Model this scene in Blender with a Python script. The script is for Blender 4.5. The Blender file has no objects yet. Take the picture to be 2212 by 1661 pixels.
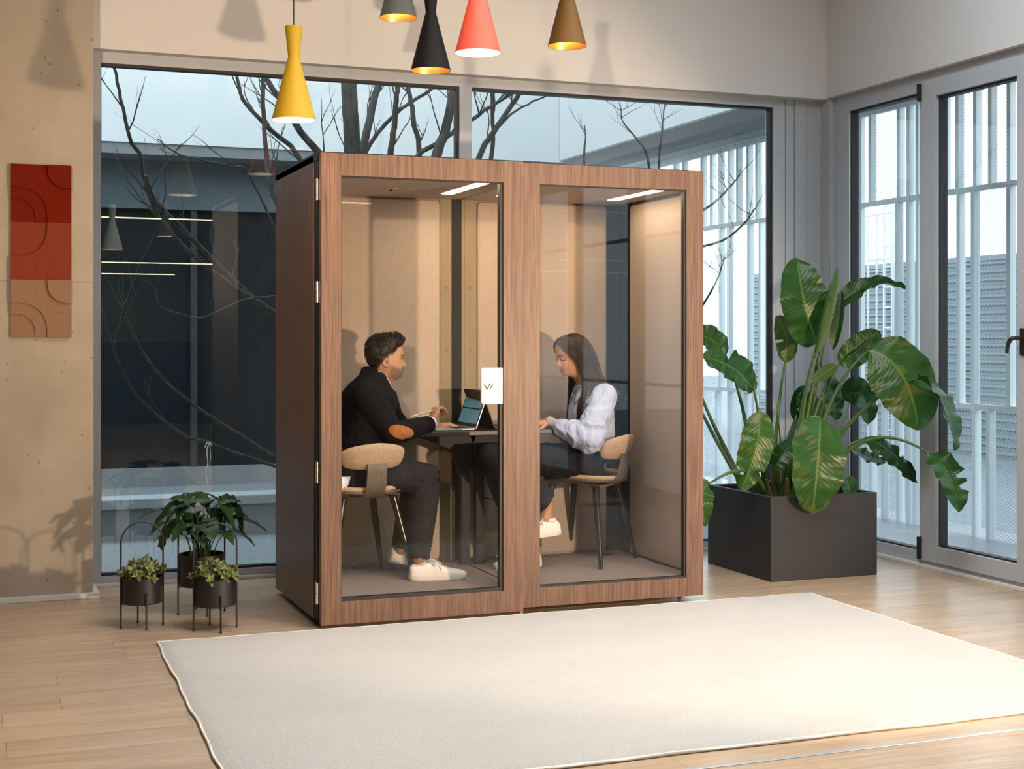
import bpy, bmesh, math, random
import numpy as np
from mathutils import Vector, Matrix, noise
from mathutils.bvhtree import BVHTree
S = bpy.context.scene
COL = S.collection
random.seed(7)
PI = math.pi

# ------------------------------------------------------------------ camera
FPX, YAW, HORIZON, EYE = 3060.0, math.radians(20.9), 729.0, 1.33
cam_d = bpy.data.cameras.new('camera')
cam = bpy.data.objects.new('camera', cam_d)
COL.objects.link(cam)
cam.location = (0, 0, EYE)
cam.rotation_euler = (PI / 2, 0, -YAW)
cam_d.sensor_width = 36.0
cam_d.lens = 36.0 * FPX / 2212.0
cam_d.shift_y = -(830.5 - HORIZON) / 2212.0
cam_d.clip_end = 200
S.camera = cam

# ------------------------------------------------------------------ sky, lights, exposure
world = bpy.data.worlds.new('overcast_sky')
S.world = world
world.use_nodes = True
wn = world.node_tree
wn.nodes.clear()
wo = wn.nodes.new('ShaderNodeOutputWorld')
wb = wn.nodes.new('ShaderNodeBackground')
wt = wn.nodes.new('ShaderNodeTexCoord')
ws = wn.nodes.new('ShaderNodeSeparateXYZ')
wr = wn.nodes.new('ShaderNodeValToRGB')
wr.color_ramp.elements[0].position = 0.0
wr.color_ramp.elements[0].color = (0.82, 0.93, 1.0, 1)
wr.color_ramp.elements[1].position = 0.7
wr.color_ramp.elements[1].color = (0.74, 0.89, 1.0, 1)
wn.links.new(wt.outputs['Generated'], ws.inputs[0])
wn.links.new(ws.outputs['Z'], wr.inputs[0])
wn.links.new(wr.outputs[0], wb.inputs['Color'])
wb.inputs['Strength'].default_value = 3.2
wn.links.new(wb.outputs[0], wo.inputs[0])


def light(name, kind, loc, energy, color, size=0.2, aim=None, size_y=None, spread=None, spot=None, blend=.3):
    d = bpy.data.lights.new(name, kind)
    d.energy = energy
    d.color = color
    if kind == 'AREA':
        d.size = size
        if size_y:
            d.shape = 'RECTANGLE'
            d.size_y = size_y
        if spread:
            d.spread = spread
    else:
        d.shadow_soft_size = size
    if kind == 'SPOT':
        d.spot_size = spot
        d.spot_blend = blend
    o = bpy.data.objects.new(name, d)
    o.location = loc
    if aim is not None:
        o.rotation_euler = (Vector(aim) - Vector(loc)).to_track_quat('-Z', 'Y').to_euler()
    COL.objects.link(o)
    return o


WARM = (1.0, 0.71, 0.47)
light('key_lamp', 'SPOT', (4.40, 1.40, 1.15), 960, WARM, 0.075, (2.36, 7.6, .95), spot=math.radians(51), blend=.45)
light('second_lamp', 'SPOT', (-1.4, -0.6, 2.85), 1150, (1.0, .76, .54), 0.10, (1.55, 7.7, 3.0), spot=math.radians(40), blend=.8)
# neutral ceiling light over the seating area in front of the booth
light('ceiling_downlight', 'AREA', (2.6, 4.2, 3.9), 155, (1.0, 0.955, 0.90), 2.6, (2.6, 4.2, 0), size_y=2.0, spread=math.radians(140))

light('corner_cool_fill', 'AREA', (3.9, 5.6, 3.9), 30, (0.80, 0.91, 1.0), 1.2, (3.9, 5.6, 0), size_y=1.2, spread=math.radians(175))  # added fill light, gives the right wall, door frames and plant a cool cast

S.view_settings.view_transform = 'Standard'
S.view_settings.look = 'None'
S.view_settings.gamma = 1
S.view_settings.use_curve_mapping = False
S.view_settings.exposure = 0.0
try:
    S.cycles.use_denoising = True
    S.cycles.max_bounces = 10
    S.cycles.transparent_max_bounces = 24
    S.cycles.caustics_reflective = False
    S.cycles.caustics_refractive = False
    S.cycles.sample_clamp_indirect = 6.0
except Exception:
    pass

# ------------------------------------------------------------------ measuring: a pixel of the photograph at a known plane gives a point
FW = Vector((math.sin(YAW), math.cos(YAW), 0))
RT = Vector((math.cos(YAW), -math.sin(YAW), 0))
CAMP = Vector((0, 0, EYE))


def ray(px, py):
    return FW + RT * ((px - 1106) / FPX) + Vector((0, 0, (HORIZON - py) / FPX))


def atY(px, py, y):
    r = ray(px, py)
    return CAMP + r * (y / r.y)


def atX(px, py, x):
    r = ray(px, py)
    return CAMP + r * (x / r.x)


def atZ(px, py, z):
    r = ray(px, py)
    return CAMP + r * ((z - EYE) / r.z)


# ------------------------------------------------------------------ mesh helpers
def frame_of(d):
    d = Vector(d).normalized()
    a = Vector((0, 0, 1)) if abs(d.z) < .9 else Vector((1, 0, 0))
    u = d.cross(a).normalized()
    return u, d.cross(u).normalized()


class MB:
    """collects shapes and links them as one mesh object"""

    def __init__(s):
        s.v = []
        s.f = []
        s.uv = {}

    def add(s, vs, fs):
        b = len(s.v)
        s.v.extend([tuple(v) for v in vs])
        s.f.extend([tuple(i + b for i in f) for f in fs])
        return b

    def box(s, x0, x1, y0, y1, z0, z1):
        vs = [(x, y, z) for x in (x0, x1) for y in (y0, y1) for z in (z0, z1)]
        s.add(vs, [(0, 1, 3, 2), (4, 6, 7, 5), (0, 4, 5, 1), (2, 3, 7, 6), (0, 2, 6, 4), (1, 5, 7, 3)])
        return s

    def bar(s, a, b, w, h=None, up=None):
        """rectangular bar from a to b"""
        a, b = Vector(a), Vector(b)
        h = h or w
        d = (b - a).normalized()
        if up is None:
            u, v = frame_of(d)
        else:
            u = d.cross(Vector(up)).normalized()
            v = u.cross(d).normalized()
        vs = []
        for p in (a, b):
            for i, j in ((-1, -1), (1, -1), (1, 1), (-1, 1)):
                vs.append(p + u * (i * w / 2) + v * (j * h / 2))
        s.add(vs, [(3, 2, 1, 0), (4, 5, 6, 7), (0, 1, 5, 4), (1, 2, 6, 5), (2, 3, 7, 6), (3, 0, 4, 7)])
        return s

    def tube(s, pts, rad, n=8, caps=True, flat=None):
        pts = [Vector(p) for p in pts]
        m = len(pts)
        if not hasattr(rad, '__len__'):
            rad = [rad] * m
        vs, fs = [], []
        d0 = (pts[1] - pts[0]).normalized()
        u, v = frame_of(d0)
        prev = d0
        for i, p in enumerate(pts):
            d = (pts[min(i + 1, m - 1)] - pts[max(i - 1, 0)])
            d = d.normalized() if d.length > 1e-9 else prev
            q = prev.rotation_difference(d)
            u = q @ u
            v = q @ v
            prev = d
            for k in range(n):
                t = 2 * PI * k / n
                vs.append(p + (u * math.cos(t) + v * math.sin(t) * (flat or 1)) * rad[i])
        for i in range(m - 1):
            for k in range(n):
                a, b = i * n + k, i * n + (k + 1) % n
                fs.append((a, b, b + n, a + n))
        if caps:
            fs.append(tuple(range(n - 1, -1, -1)))
            fs.append(tuple((m - 1) * n + k for k in range(n)))
        s.add(vs, fs)
        return s

    def lathe(s, prof, c=(0, 0, 0), n=32, caps=False):
        """prof: (r, z) list"""
        vs, fs = [], []
        for r, z in prof:
            for k in range(n):
                t = 2 * PI * k / n
                vs.append((c[0] + r * math.cos(t), c[1] + r * math.sin(t), c[2] + z))
        for i in range(len(prof) - 1):
            for k in range(n):
                a, b = i * n + k, i * n + (k + 1) % n
                fs.append((a, b, b + n, a + n))
        if caps:
            fs.append(tuple(range(n - 1, -1, -1)))
            fs.append(tuple((len(prof) - 1) * n + k for k in range(n)))
        s.add(vs, fs)
        return s

    def rings(s, rings, caps=True):
        n = len(rings[0])
        vs = [p for r in rings for p in r]
        fs = []
        for i in range(len(rings) - 1):
            for k in range(n):
                a, b = i * n + k, i * n + (k + 1) % n
                fs.append((a, b, b + n, a + n))
        if caps:
            fs.append(tuple(range(n - 1, -1, -1)))
            fs.append(tuple((len(rings) - 1) * n + k for k in range(n)))
        s.add(vs, fs)
        return s

    def grid(s, P, uv=None):
        """P[i][j] points"""
        ni, nj = len(P), len(P[0])
        b = s.add([p for r in P for p in r], [(i * nj + j, (i + 1) * nj + j, (i + 1) * nj + j + 1, i * nj + j + 1)
                                              for i in range(ni - 1) for j in range(nj - 1)])
        if uv:
            for i in range(ni):
                for j in range(nj):
                    s.uv[b + i * nj + j] = uv[i][j]
        return s

    def prism(s, poly, vec):
        """polygon (3-D points) extruded by vec"""
        n = len(poly)
        vec = Vector(vec)
        a = [Vector(p) for p in poly]
        s.add(a + [p + vec for p in a], [tuple(range(n - 1, -1, -1)), tuple(range(n, 2 * n))] +
              [(i, (i + 1) % n, n + (i + 1) % n, n + i) for i in range(n)])
        return s

    def ball(s, c, r, nu=12, nv=8, sc=(1, 1, 1)):
        c = Vector(c)
        vs = [c + Vector((0, 0, r * sc[2]))]
        for i in range(1, nv):
            a = PI * i / nv
            for k in range(nu):
                t = 2 * PI * k / nu
                vs.append(c + Vector((r * sc[0] * math.sin(a) * math.cos(t), r * sc[1] * math.sin(a) * math.sin(t), r * sc[2] * math.cos(a))))
        vs.append(c - Vector((0, 0, r * sc[2])))
        fs = [(0, 1 + k, 1 + (k + 1) % nu) for k in range(nu)]
        for i in range(nv - 2):
            for k in range(nu):
                a, b = 1 + i * nu + k, 1 + i * nu + (k + 1) % nu
                fs.append((a, a + nu, b + nu, b))
        L = len(vs) - 1
        o = 1 + (nv - 2) * nu
        fs += [(L, o + (k + 1) % nu, o + k) for k in range(nu)]
        s.add(vs, fs)
        return s

    def mesh(s, name, smooth=None, recalc=True):
        me = bpy.data.meshes.new(name)
        me.from_pydata(s.v, [], s.f)
        if recalc:
            bm = bmesh.new()
            bm.from_mesh(me)
            bmesh.ops.recalc_face_normals(bm, faces=bm.faces)
            bm.to_mesh(me)
            bm.free()
        if s.uv:
            lay = me.uv_layers.new(name='UVMap')
            idx = np.empty(len(me.loops), dtype=np.int32)
            me.loops.foreach_get('vertex_index', idx)
            arr = np.array([s.uv.get(int(i), (0, 0)) for i in idx], dtype=np.float32)
            lay.data.foreach_set('uv', arr.ravel())
        if smooth:
            me.shade_smooth()
            if smooth < 180:
                me.set_sharp_from_angle(angle=math.radians(smooth))
        return me

    def build(s, name, m, parent=None, smooth=None, bevel=None, loc=None):
        return link(name, s.mesh(name, smooth), m, parent, bevel, loc)


def wmat(o):
    m = o.matrix_parent_inverse @ o.matrix_basis if o.parent else o.matrix_basis.copy()
    return wmat(o.parent) @ m if o.parent else m


def link(name, me, m=None, parent=None, bevel=None, loc=None):
    o = bpy.data.objects.new(name, me)
    COL.objects.link(o)
    if m is not None:
        if len(me.materials) == 0:
            me.materials.append(m)
    if loc is not None:
        o.location = loc
    if parent is not None:
        o.parent = parent                        # parts are given in world coordinates
        o.matrix_parent_inverse = wmat(parent).inverted()
    if bevel:
        b = o.modifiers.new('bevel', 'BEVEL')
        b.width = bevel
        b.segments = 2
        b.limit_method = 'ANGLE'
        b.angle_limit = math.radians(50)
        b.harden_normals = False
    return o


def thing(name, label, cat, loc=(0, 0, 0), rz=0, group=None):
    o = bpy.data.objects.new(name, None)
    o.empty_display_size = .1
    COL.objects.link(o)
    o.location = loc
    o.rotation_euler = (0, 0, rz)
    o['label'] = label
    o['category'] = cat
    if group:
        o['group'] = group
    return o


def tag(o, label, cat, group=None):
    o['label'] = label
    o['category'] = cat
    if group:
        o['group'] = group
    return o


def struct(o):
    o['kind'] = 'structure'
    return o


def local_child(o, parent):
    """parent without moving: the mesh is given in the parent's own frame"""
    o.parent = parent
    o.matrix_parent_inverse = Matrix.Identity(4)
    o.matrix_basis = Matrix.Identity(4)
    return o


def copy_tree(o, parent=None):
    c = o.copy()
    COL.objects.link(c)
    if parent is not None:
        c.parent = parent
        c.matrix_parent_inverse = o.matrix_parent_inverse.copy()
    for ch in o.children:
        copy_tree(ch, c)
    return c


# ------------------------------------------------------------------ materials
def new_mat(name):
    m = bpy.data.materials.new(name)
    m.use_nodes = True
    nt = m.node_tree
    return m, nt, nt.nodes['Principled BSDF']


def N(nt, t, **kw):
    n = nt.nodes.new(t)
    for k, v in kw.items():
        if k in n.inputs:
            n.inputs[k].default_value = v
        else:
            setattr(n, k, v)
    return n


def c4(c):
    return (c[0], c[1], c[2], 1.0)


def mat(name, col, rough=.5, metal=0.0, spec=.5, noise_amt=0.0, noise_scale=(8, 8, 8), bump=0.0, bump_scale=200.0, sheen=0.0, coat=0.0, emit=None, estr=0.0, col2=None, detail=4):
    m, nt, p = new_mat(name)
    p.inputs['Base Color'].default_value = c4(col)
    p.inputs['Roughness'].default_value = rough
    p.inputs['Metallic'].default_value = metal
    p.inputs['Specular IOR Level'].default_value = spec
    if sheen:
        p.inputs['Sheen Weight'].default_value = sheen
    if coat:
        p.inputs['Coat Weight'].default_value = coat
    if emit:
        p.inputs['Emission Color'].default_value = c4(emit)
        p.inputs['Emission Strength'].default_value = estr
    if noise_amt or bump:
        tc = N(nt, 'ShaderNodeTexCoord')
        if noise_amt:
            mp = N(nt, 'ShaderNodeMapping')
            mp.inputs['Scale'].default_value = noise_scale
            nt.links.new(tc.outputs['Object'], mp.inputs[0])
            nz = N(nt, 'ShaderNodeTexNoise', Scale=1.0, Detail=detail)
            nt.links.new(mp.outputs[0], nz.inputs['Vector'])
            mx = N(nt, 'ShaderNodeValToRGB')
            d = col2 or [c * (1 - noise_amt) for c in col]
            mx.color_ramp.elements[0].position = .3
            mx.color_ramp.elements[1].position = .7
            mx.color_ramp.elements[0].color = c4(d)
            mx.color_ramp.elements[1].color = c4(col)
            nt.links.new(nz.outputs['Fac'], mx.inputs[0])
            nt.links.new(mx.outputs[0], p.inputs['Base Color'])
        if bump:
            nb = N(nt, 'ShaderNodeTexNoise', Scale=bump_scale, Detail=2.0)
            nt.links.new(tc.outputs['Object'], nb.inputs['Vector'])
            bp = N(nt, 'ShaderNodeBump', Strength=bump, Distance=.01)
            nt.links.new(nb.outputs['Fac'], bp.inputs['Height'])
            nt.links.new(bp.outputs[0], p.inputs['Normal'])
    return m


def wood_mat(name, dark, lightc, scale, rough=.45, rnd=0.0, figure=1.0, spec=.4, bump=.08, streak=.55, coat=0.0):
    """long fibres: noise squeezed across the grain, with a slow figure on top"""
    m, nt, p = new_mat(name)
    tc = N(nt, 'ShaderNodeTexCoord')
    mp = N(nt, 'ShaderNodeMapping')
    mp.inputs['Scale'].default_value = scale
    src = tc.outputs['Object']
    oi = N(nt, 'ShaderNodeObjectInfo')
    if rnd:
        ad = N(nt, 'ShaderNodeVectorMath', operation='ADD')
        ml = N(nt, 'ShaderNodeMath', operation='MULTIPLY')
        ml.inputs[1].default_value = 37.0
        nt.links.new(oi.outputs['Random'], ml.inputs[0])
        nt.links.new(src, ad.inputs[0])
        nt.links.new(ml.outputs[0], ad.inputs[1])
        src = ad.outputs[0]
    nt.links.new(src, mp.inputs[0])
    n1 = N(nt, 'ShaderNodeTexNoise', Scale=1.0, Detail=5.0, Roughness=.62, Distortion=.35 * figure)
    nt.links.new(mp.outputs[0], n1.inputs['Vector'])
    mp2 = N(nt, 'ShaderNodeMapping')
    mp2.inputs['Scale'].default_value = tuple(s * 4.5 for s in scale)
    nt.links.new(src, mp2.inputs[0])
    n2 = N(nt, 'ShaderNodeTexNoise', Scale=1.0, Detail=2.0, Roughness=.5)
    nt.links.new(mp2.outputs[0], n2.inputs['Vector'])
    mx = N(nt, 'ShaderNodeMath', operation='MULTIPLY_ADD')
    mx.inputs[1].default_value = streak
    nt.links.new(n2.outputs['Fac'], mx.inputs[0])
    mm = N(nt, 'ShaderNodeMath', operation='MULTIPLY')
    mm.inputs[1].default_value = 1 - streak
    nt.links.new(n1.outputs['Fac'], mm.inputs[0])
    nt.links.new(mm.outputs[0], mx.inputs[2])
    rp = N(nt, 'ShaderNodeValToRGB')
    rp.color_ramp.elements[0].position = .34
    rp.color_ramp.elements[1].position = .64
    rp.color_ramp.elements[0].color = c4(dark)
    rp.color_ramp.elements[1].color = c4(lightc)
    nt.links.new(mx.outputs[0], rp.inputs[0])
    out = rp.outputs[0]
    if rnd:
        hs = N(nt, 'ShaderNodeHueSaturation')
        mr = N(nt, 'ShaderNodeMapRange')
        mr.inputs['To Min'].default_value = 1 - rnd
        mr.inputs['To Max'].default_value = 1 + rnd
        nt.links.new(oi.outputs['Random'], mr.inputs['Value'])
        nt.links.new(mr.outputs[0], hs.inputs['Value'])
        nt.links.new(out, hs.inputs['Color'])
        out = hs.outputs[0]
    nt.links.new(out, p.inputs['Base Color'])
    p.inputs['Roughness'].default_value = rough
    p.inputs['Specular IOR Level'].default_value = spec
    p.inputs['Coat Weight'].default_value = coat
    p.inputs['Coat Roughness'].default_value = .22
    if bump:
        bp = N(nt, 'ShaderNodeBump', Strength=bump, Distance=.004)
        nt.links.new(mx.outputs[0], bp.inputs['Height'])
        nt.links.new(bp.outputs[0], p.inputs['Normal'])
    return m


def glass_mat(name, tint=(.93, .97, .97), ior=1.5, rough=0.0, boost=1.0):
    """clear pane: the surface reflects by Fresnel, the rest passes straight through"""
    m = bpy.data.materials.new(name)
    m.use_nodes = True
    nt = m.node_tree
    nt.nodes.clear()
    o = N(nt, 'ShaderNodeOutputMaterial')
    t = N(nt, 'ShaderNodeBsdfTransparent')
    t.inputs[0].default_value = c4(tint)
    g = N(nt, 'ShaderNodeBsdfGlossy')
    g.inputs['Roughness'].default_value = rough
    g.inputs['Color'].default_value = (1, 1, 1, 1)
    # Schlick's Fresnel from the facing angle, the same on both faces of the pane
    f = N(nt, 'ShaderNodeLayerWeight', Blend=.5)
    pw = N(nt, 'ShaderNodeMath', operation='POWER')
    pw.inputs[1].default_value = 5.0
    r0 = ((ior - 1) / (ior + 1)) ** 2 * boost
    ma = N(nt, 'ShaderNodeMath', operation='MULTIPLY_ADD', use_clamp=True)
    ma.inputs[1].default_value = 1 - r0
    ma.inputs[2].default_value = r0
    mx = N(nt, 'ShaderNodeMixShader')
    nt.links.new(f.outputs['Facing'], pw.inputs[0])
    nt.links.new(pw.outputs[0], ma.inputs[0])
    nt.links.new(ma.outputs[0], mx.inputs[0])
    nt.links.new(t.outputs[0], mx.inputs[1])
    nt.links.new(g.outputs[0], mx.inputs[2])
    nt.links.new(mx.outputs[0], o.inputs[0])
    return m


def weave_mat(name, col, dark, sc=260.0, bump=.25, rough=.9):
    """woven cloth: two crossed thread waves plus mottling"""
    m, nt, p = new_mat(name)
    tc = N(nt, 'ShaderNodeTexCoord')
    n1 = N(nt, 'ShaderNodeTexNoise', Scale=sc, Detail=2.0)
    mp = N(nt, 'ShaderNodeMapping')
    mp.inputs['Scale'].default_value = (sc, sc, sc * .12)
    mq = N(nt, 'ShaderNodeMapping')
    mq.inputs['Scale'].default_value = (sc * .12, sc * .12, sc)
    na = N(nt, 'ShaderNodeTexNoise', Scale=1.0, Detail=1.0)
    nb = N(nt, 'ShaderNodeTexNoise', Scale=1.0, Detail=1.0)
    nt.links.new(tc.outputs['Object'], mp.inputs[0])
    nt.links.new(tc.outputs['Object'], mq.inputs[0])
    nt.links.new(tc.outputs['Object'], n1.inputs['Vector'])
    nt.links.new(mp.outputs[0], na.inputs['Vector'])
    nt.links.new(mq.outputs[0], nb.inputs['Vector'])
    ad = N(nt, 'ShaderNodeMath', operation='ADD')
    nt.links.new(na.outputs['Fac'], ad.inputs[0])
    nt.links.new(nb.outputs['Fac'], ad.inputs[1])
    a2 = N(nt, 'ShaderNodeMath', operation='ADD')
    nt.links.new(ad.outputs[0], a2.inputs[0])
    nt.links.new(n1.outputs['Fac'], a2.inputs[1])
    dv = N(nt, 'ShaderNodeMath', operation='DIVIDE')
    dv.inputs[1].default_value = 3.0
    nt.links.new(a2.outputs[0], dv.inputs[0])
    rp = N(nt, 'ShaderNodeValToRGB')
    rp.color_ramp.elements[0].position = .36
    rp.color_ramp.elements[1].position = .62
    rp.color_ramp.elements[0].color = c4(dark)
    rp.color_ramp.elements[1].color = c4(col)
    nt.links.new(dv.outputs[0], rp.inputs[0])
    nt.links.new(rp.outputs[0], p.inputs['Base Color'])
    p.inputs['Roughness'].default_value = rough
    p.inputs['Specular IOR Level'].default_value = .2
    p.inputs['Sheen Weight'].default_value = .15
    bp = N(nt, 'ShaderNodeBump', Strength=bump, Distance=.004)
    nt.links.new(dv.outputs[0], bp.inputs['Height'])
    nt.links.new(bp.outputs[0], p.inputs['Normal'])
    return m


def concrete_mat():
    m, nt, p = new_mat('bare_concrete')
    tc = N(nt, 'ShaderNodeTexCoord')
    n1 = N(nt, 'ShaderNodeTexNoise', Scale=2.2, Detail=6.0, Roughness=.6)
    n2 = N(nt, 'ShaderNodeTexNoise', Scale=60.0, Detail=3.0)
    vo = N(nt, 'ShaderNodeTexVoronoi', Scale=15.0)
    nw = N(nt, 'ShaderNodeTexNoise', Scale=9.0, Detail=3.0)
    for n in (n1, n2, vo, nw):
        nt.links.new(tc.outputs['Object'], n.inputs['Vector'])
    rp = N(nt, 'ShaderNodeValToRGB')
    rp.color_ramp.elements[0].position = .3
    rp.color_ramp.elements[1].position = .75
    rp.color_ramp.elements[0].color = (.345, .295, .23, 1)
    rp.color_ramp.elements[1].color = (.46, .40, .325, 1)
    nt.links.new(n1.outputs['Fac'], rp.inputs[0])
    # air holes: small voronoi cores, only where a slow noise is high
    lt = N(nt, 'ShaderNodeMath', operation='LESS_THAN')
    lt.inputs[1].default_value = .10
    nt.links.new(vo.outputs['Distance'], lt.inputs[0])
    gt = N(nt, 'ShaderNodeMath', operation='GREATER_THAN')
    gt.inputs[1].default_value = .50
    nt.links.new(nw.outputs['Fac'], gt.inputs[0])
    an = N(nt, 'ShaderNodeMath', operation='MULTIPLY')
    nt.links.new(lt.outputs[0], an.inputs[0])
    nt.links.new(gt.outputs[0], an.inputs[1])
    mx = N(nt, 'ShaderNodeMix', data_type='RGBA')
    mx.inputs['B'].default_value = (.2, .165, .12, 1)
    nt.links.new(rp.outputs[0], mx.inputs['A'])
    fm = N(nt, 'ShaderNodeMath', operation='MULTIPLY')
    fm.inputs[1].default_value = .75
    nt.links.new(an.outputs[0], fm.inputs[0])
    nt.links.new(fm.outputs[0], mx.inputs['Factor'])
    nt.links.new(mx.outputs['Result'], p.inputs['Base Color'])
    sb = N(nt, 'ShaderNodeMath', operation='SUBTRACT')
    nt.links.new(n2.outputs['Fac'], sb.inputs[0])
    nt.links.new(an.outputs[0], sb.inputs[1])
    bp = N(nt, 'ShaderNodeBump', Strength=.25, Distance=.004)
    nt.links.new(sb.outputs[0], bp.inputs['Height'])
    nt.links.new(bp.outputs[0], p.inputs['Normal'])
    p.inputs['Roughness'].default_value = .85
    p.inputs['Specular IOR Level'].default_value = .25
    return m


def attr_mat(name, rough=.5, spec=.4, sss=0.0, bump=0.0, bscale=300):
    """colour comes from the mesh's own 'tint' attribute"""
    m, nt, p = new_mat(name)
    at = N(nt, 'ShaderNodeAttribute', attribute_name='tint')
    nt.links.new(at.outputs['Color'], p.inputs['Base Color'])
    p.inputs['Roughness'].default_value = rough
    p.inputs['Specular IOR Level'].default_value = spec
    if sss:
        p.inputs['Subsurface Weight'].default_value = sss
        p.inputs['Subsurface Radius'].default_value = (.01, .004, .002)
        p.inputs['Subsurface Scale'].default_value = .5
    if bump:
        tc = N(nt, 'ShaderNodeTexCoord')
        nb = N(nt, 'ShaderNodeTexNoise', Scale=bscale, Detail=2.0)
        nt.links.new(tc.outputs['Object'], nb.inputs['Vector'])
        bp = N(nt, 'ShaderNodeBump', Strength=bump, Distance=.003)
        nt.links.new(nb.outputs['Fac'], bp.inputs['Height'])
        nt.links.new(bp.outputs[0], p.inputs['Normal'])
    return m


M = dict(
    wall=mat('white_plaster', (.68, .67, .66), .9, noise_amt=.03, noise_scale=(3, 3, 3), bump=.05, bump_scale=300),
    ceil=mat('ceiling_white', (.80, .80, .79), .9),
    concrete=concrete_mat(),
    alu=mat('grey_aluminium_frame', (.45, .48, .52), .45, metal=.0, spec=.5, noise_amt=.05, noise_scale=(2, 2, 30)),
    alu_bright=mat('anodised_edge', (.62, .64, .66), .3, metal=.6),
    gasket=mat('black_rubber', (.012, .012, .014), .5),
    trim=mat('white_trim', (.66, .66, .65), .5),
    glass=glass_mat('window_glass', (.955, .972, .972), 1.52, boost=1.3),
    boothglass=glass_mat('booth_glass', (.985, .988, .988), 1.52, boost=.4),
    plank=wood_mat('oak_plank', (.35, .24, .15), (.53, .385, .26), (1.1, 15, 15), rough=.34, rnd=.07, spec=.5, bump=.03, streak=.45, coat=.35),
    floorbase=mat('floor_joint', (.27, .19, .12), .6),
    walnut=wood_mat('walnut_veneer', (.088, .047, .029), (.218, .122, .080), (38, 38, 1.1), rough=.42, spec=.35, bump=.05),
    black=mat('black_laminate', (.007, .007, .009), .5, spec=.25),
    blackmetal=mat('black_powder_coat', (.014, .013, .013), .42, spec=.5, bump=.04, bump_scale=900),
    steel=mat('bright_steel', (.75, .74, .72), .22, metal=1.0),
    fabric=weave_mat('acoustic_fabric', (.56, .455, .37), (.43, .345, .275), 560, bump=.12),
    bronze=mat('bronze_laminate', (.30, .225, .125), .55, noise_amt=.12, noise_scale=(40, 40, 6)),
    boothceil=mat('booth_ceiling_felt', (.42, .34, .29), .9, noise_amt=.06, noise_scale=(60, 60, 60)),
    carpet=mat('booth_carpet', (.29, .23, .20), .95, spec=.1, noise_amt=.16, noise_scale=(140, 140, 140), bump=.5, bump_scale=420),
    led=mat('led_panel', (1, .95, .85), .5, emit=(1, .80, .55), estr=20),
    white=mat('white_lock_plastic', (.66, .65, .63), .5),
    rug=mat('cream_pile', (.63, .605, .58), .95, spec=.1, noise_amt=.07, noise_scale=(2.2, 3.4, 3), bump=.9, bump_scale=330, sheen=.3, detail=6),
    hem=mat('cream_hem', (.80, .76, .70), .9, bump=.4, bump_scale=260),
    table=mat('dark_table_laminate', (.035, .03, .028), .38, noise_amt=.2, noise_scale=(60, 6, 60)),
    legmetal=mat('gunmetal_leg', (.055, .05, .045), .22, metal=.85),
)
# ================================================================== the room
# floor: a sub-floor slab with every plank laid on it
YB, XR = 7.86, 5.18            # faces of the window wall and of the glazed right wall
floor = struct(MB().box(-4.2, 5.40, -7.2, 7.98, -.20, -.004).build('floor', M['floorbase']))
plank_cache = {}
PW, PL = .185, 1.25
rng = random.Random(3)
row = 0
y = YB - .01


def plank_mesh(L):
    k = round(L, 2)
    if k not in plank_cache:
        mb = MB()
        g = .0004
        x0, x1, y0, y1 = g, k - g, g, PW - g
        b = .0007
        vs = [(x0, y0, -.004), (x1, y0, -.004), (x1, y1, -.004), (x0, y1, -.004),
              (x0, y0, -b), (x1, y0, -b), (x1, y1, -b), (x0, y1, -b),
              (x0 + b, y0 + b, 0), (x1 - b, y0 + b, 0), (x1 - b, y1 - b, 0), (x0 + b, y1 - b, 0)]
        fs = [(8, 9, 10, 11)]
        for a, c in ((0, 4), (4, 8)):
            for i in range(4):
                j = (i + 1) % 4
                fs.append((a + i, a + j, c + j, c + i))
        mb.add(vs, fs)
        me = mb.mesh('plank')
        me.materials.append(M['plank'])
        plank_cache[k] = me
    return plank_cache[k]


def lay(x0, x1, yb, L):
    o = bpy.data.objects.new('plank', plank_mesh(L))
    COL.objects.link(o)
    o.location = (x0, yb, 0)
    o.parent = floor


r = 0
y = 7.72
while y > -.4:
    # only the strip of floor the photograph shows gets single boards
    x = -1.6 - rng.random() * PL if y > 1.5 else -.6 - rng.random() * PL
    xe = XR if y > 1.5 else 4.0
    while x < xe - .02:
        L = PL if x + PL < xe else max(.05, round(xe - x, 2))
        if x + L > -1.5 and y > 2.4:
            lay(x, x + L, y, L)
        x += L
    y -= PW
far = MB()
for (x0, x1, y0, y1) in ((-4.2, -1.45, 2.43, 7.9), (-4.2, 5.18, -7.2, 2.35), (XR, 5.3, 2.3, 7.9), (-1.6, 5.18, 7.905, 7.98)):
    far.box(x0, x1, y0, y1, -.004, -.0005)
o = far.build('floor_board_field', M['plank'], floor)
o['kind'] = 'stuff'

# thin bright strip lying across the floor in front of the rug
struct(MB().box(-1.2, XR - .06, 3.865, 3.885, 0, .003).build('trim_1', M['alu_bright'], bevel=.001))

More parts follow.
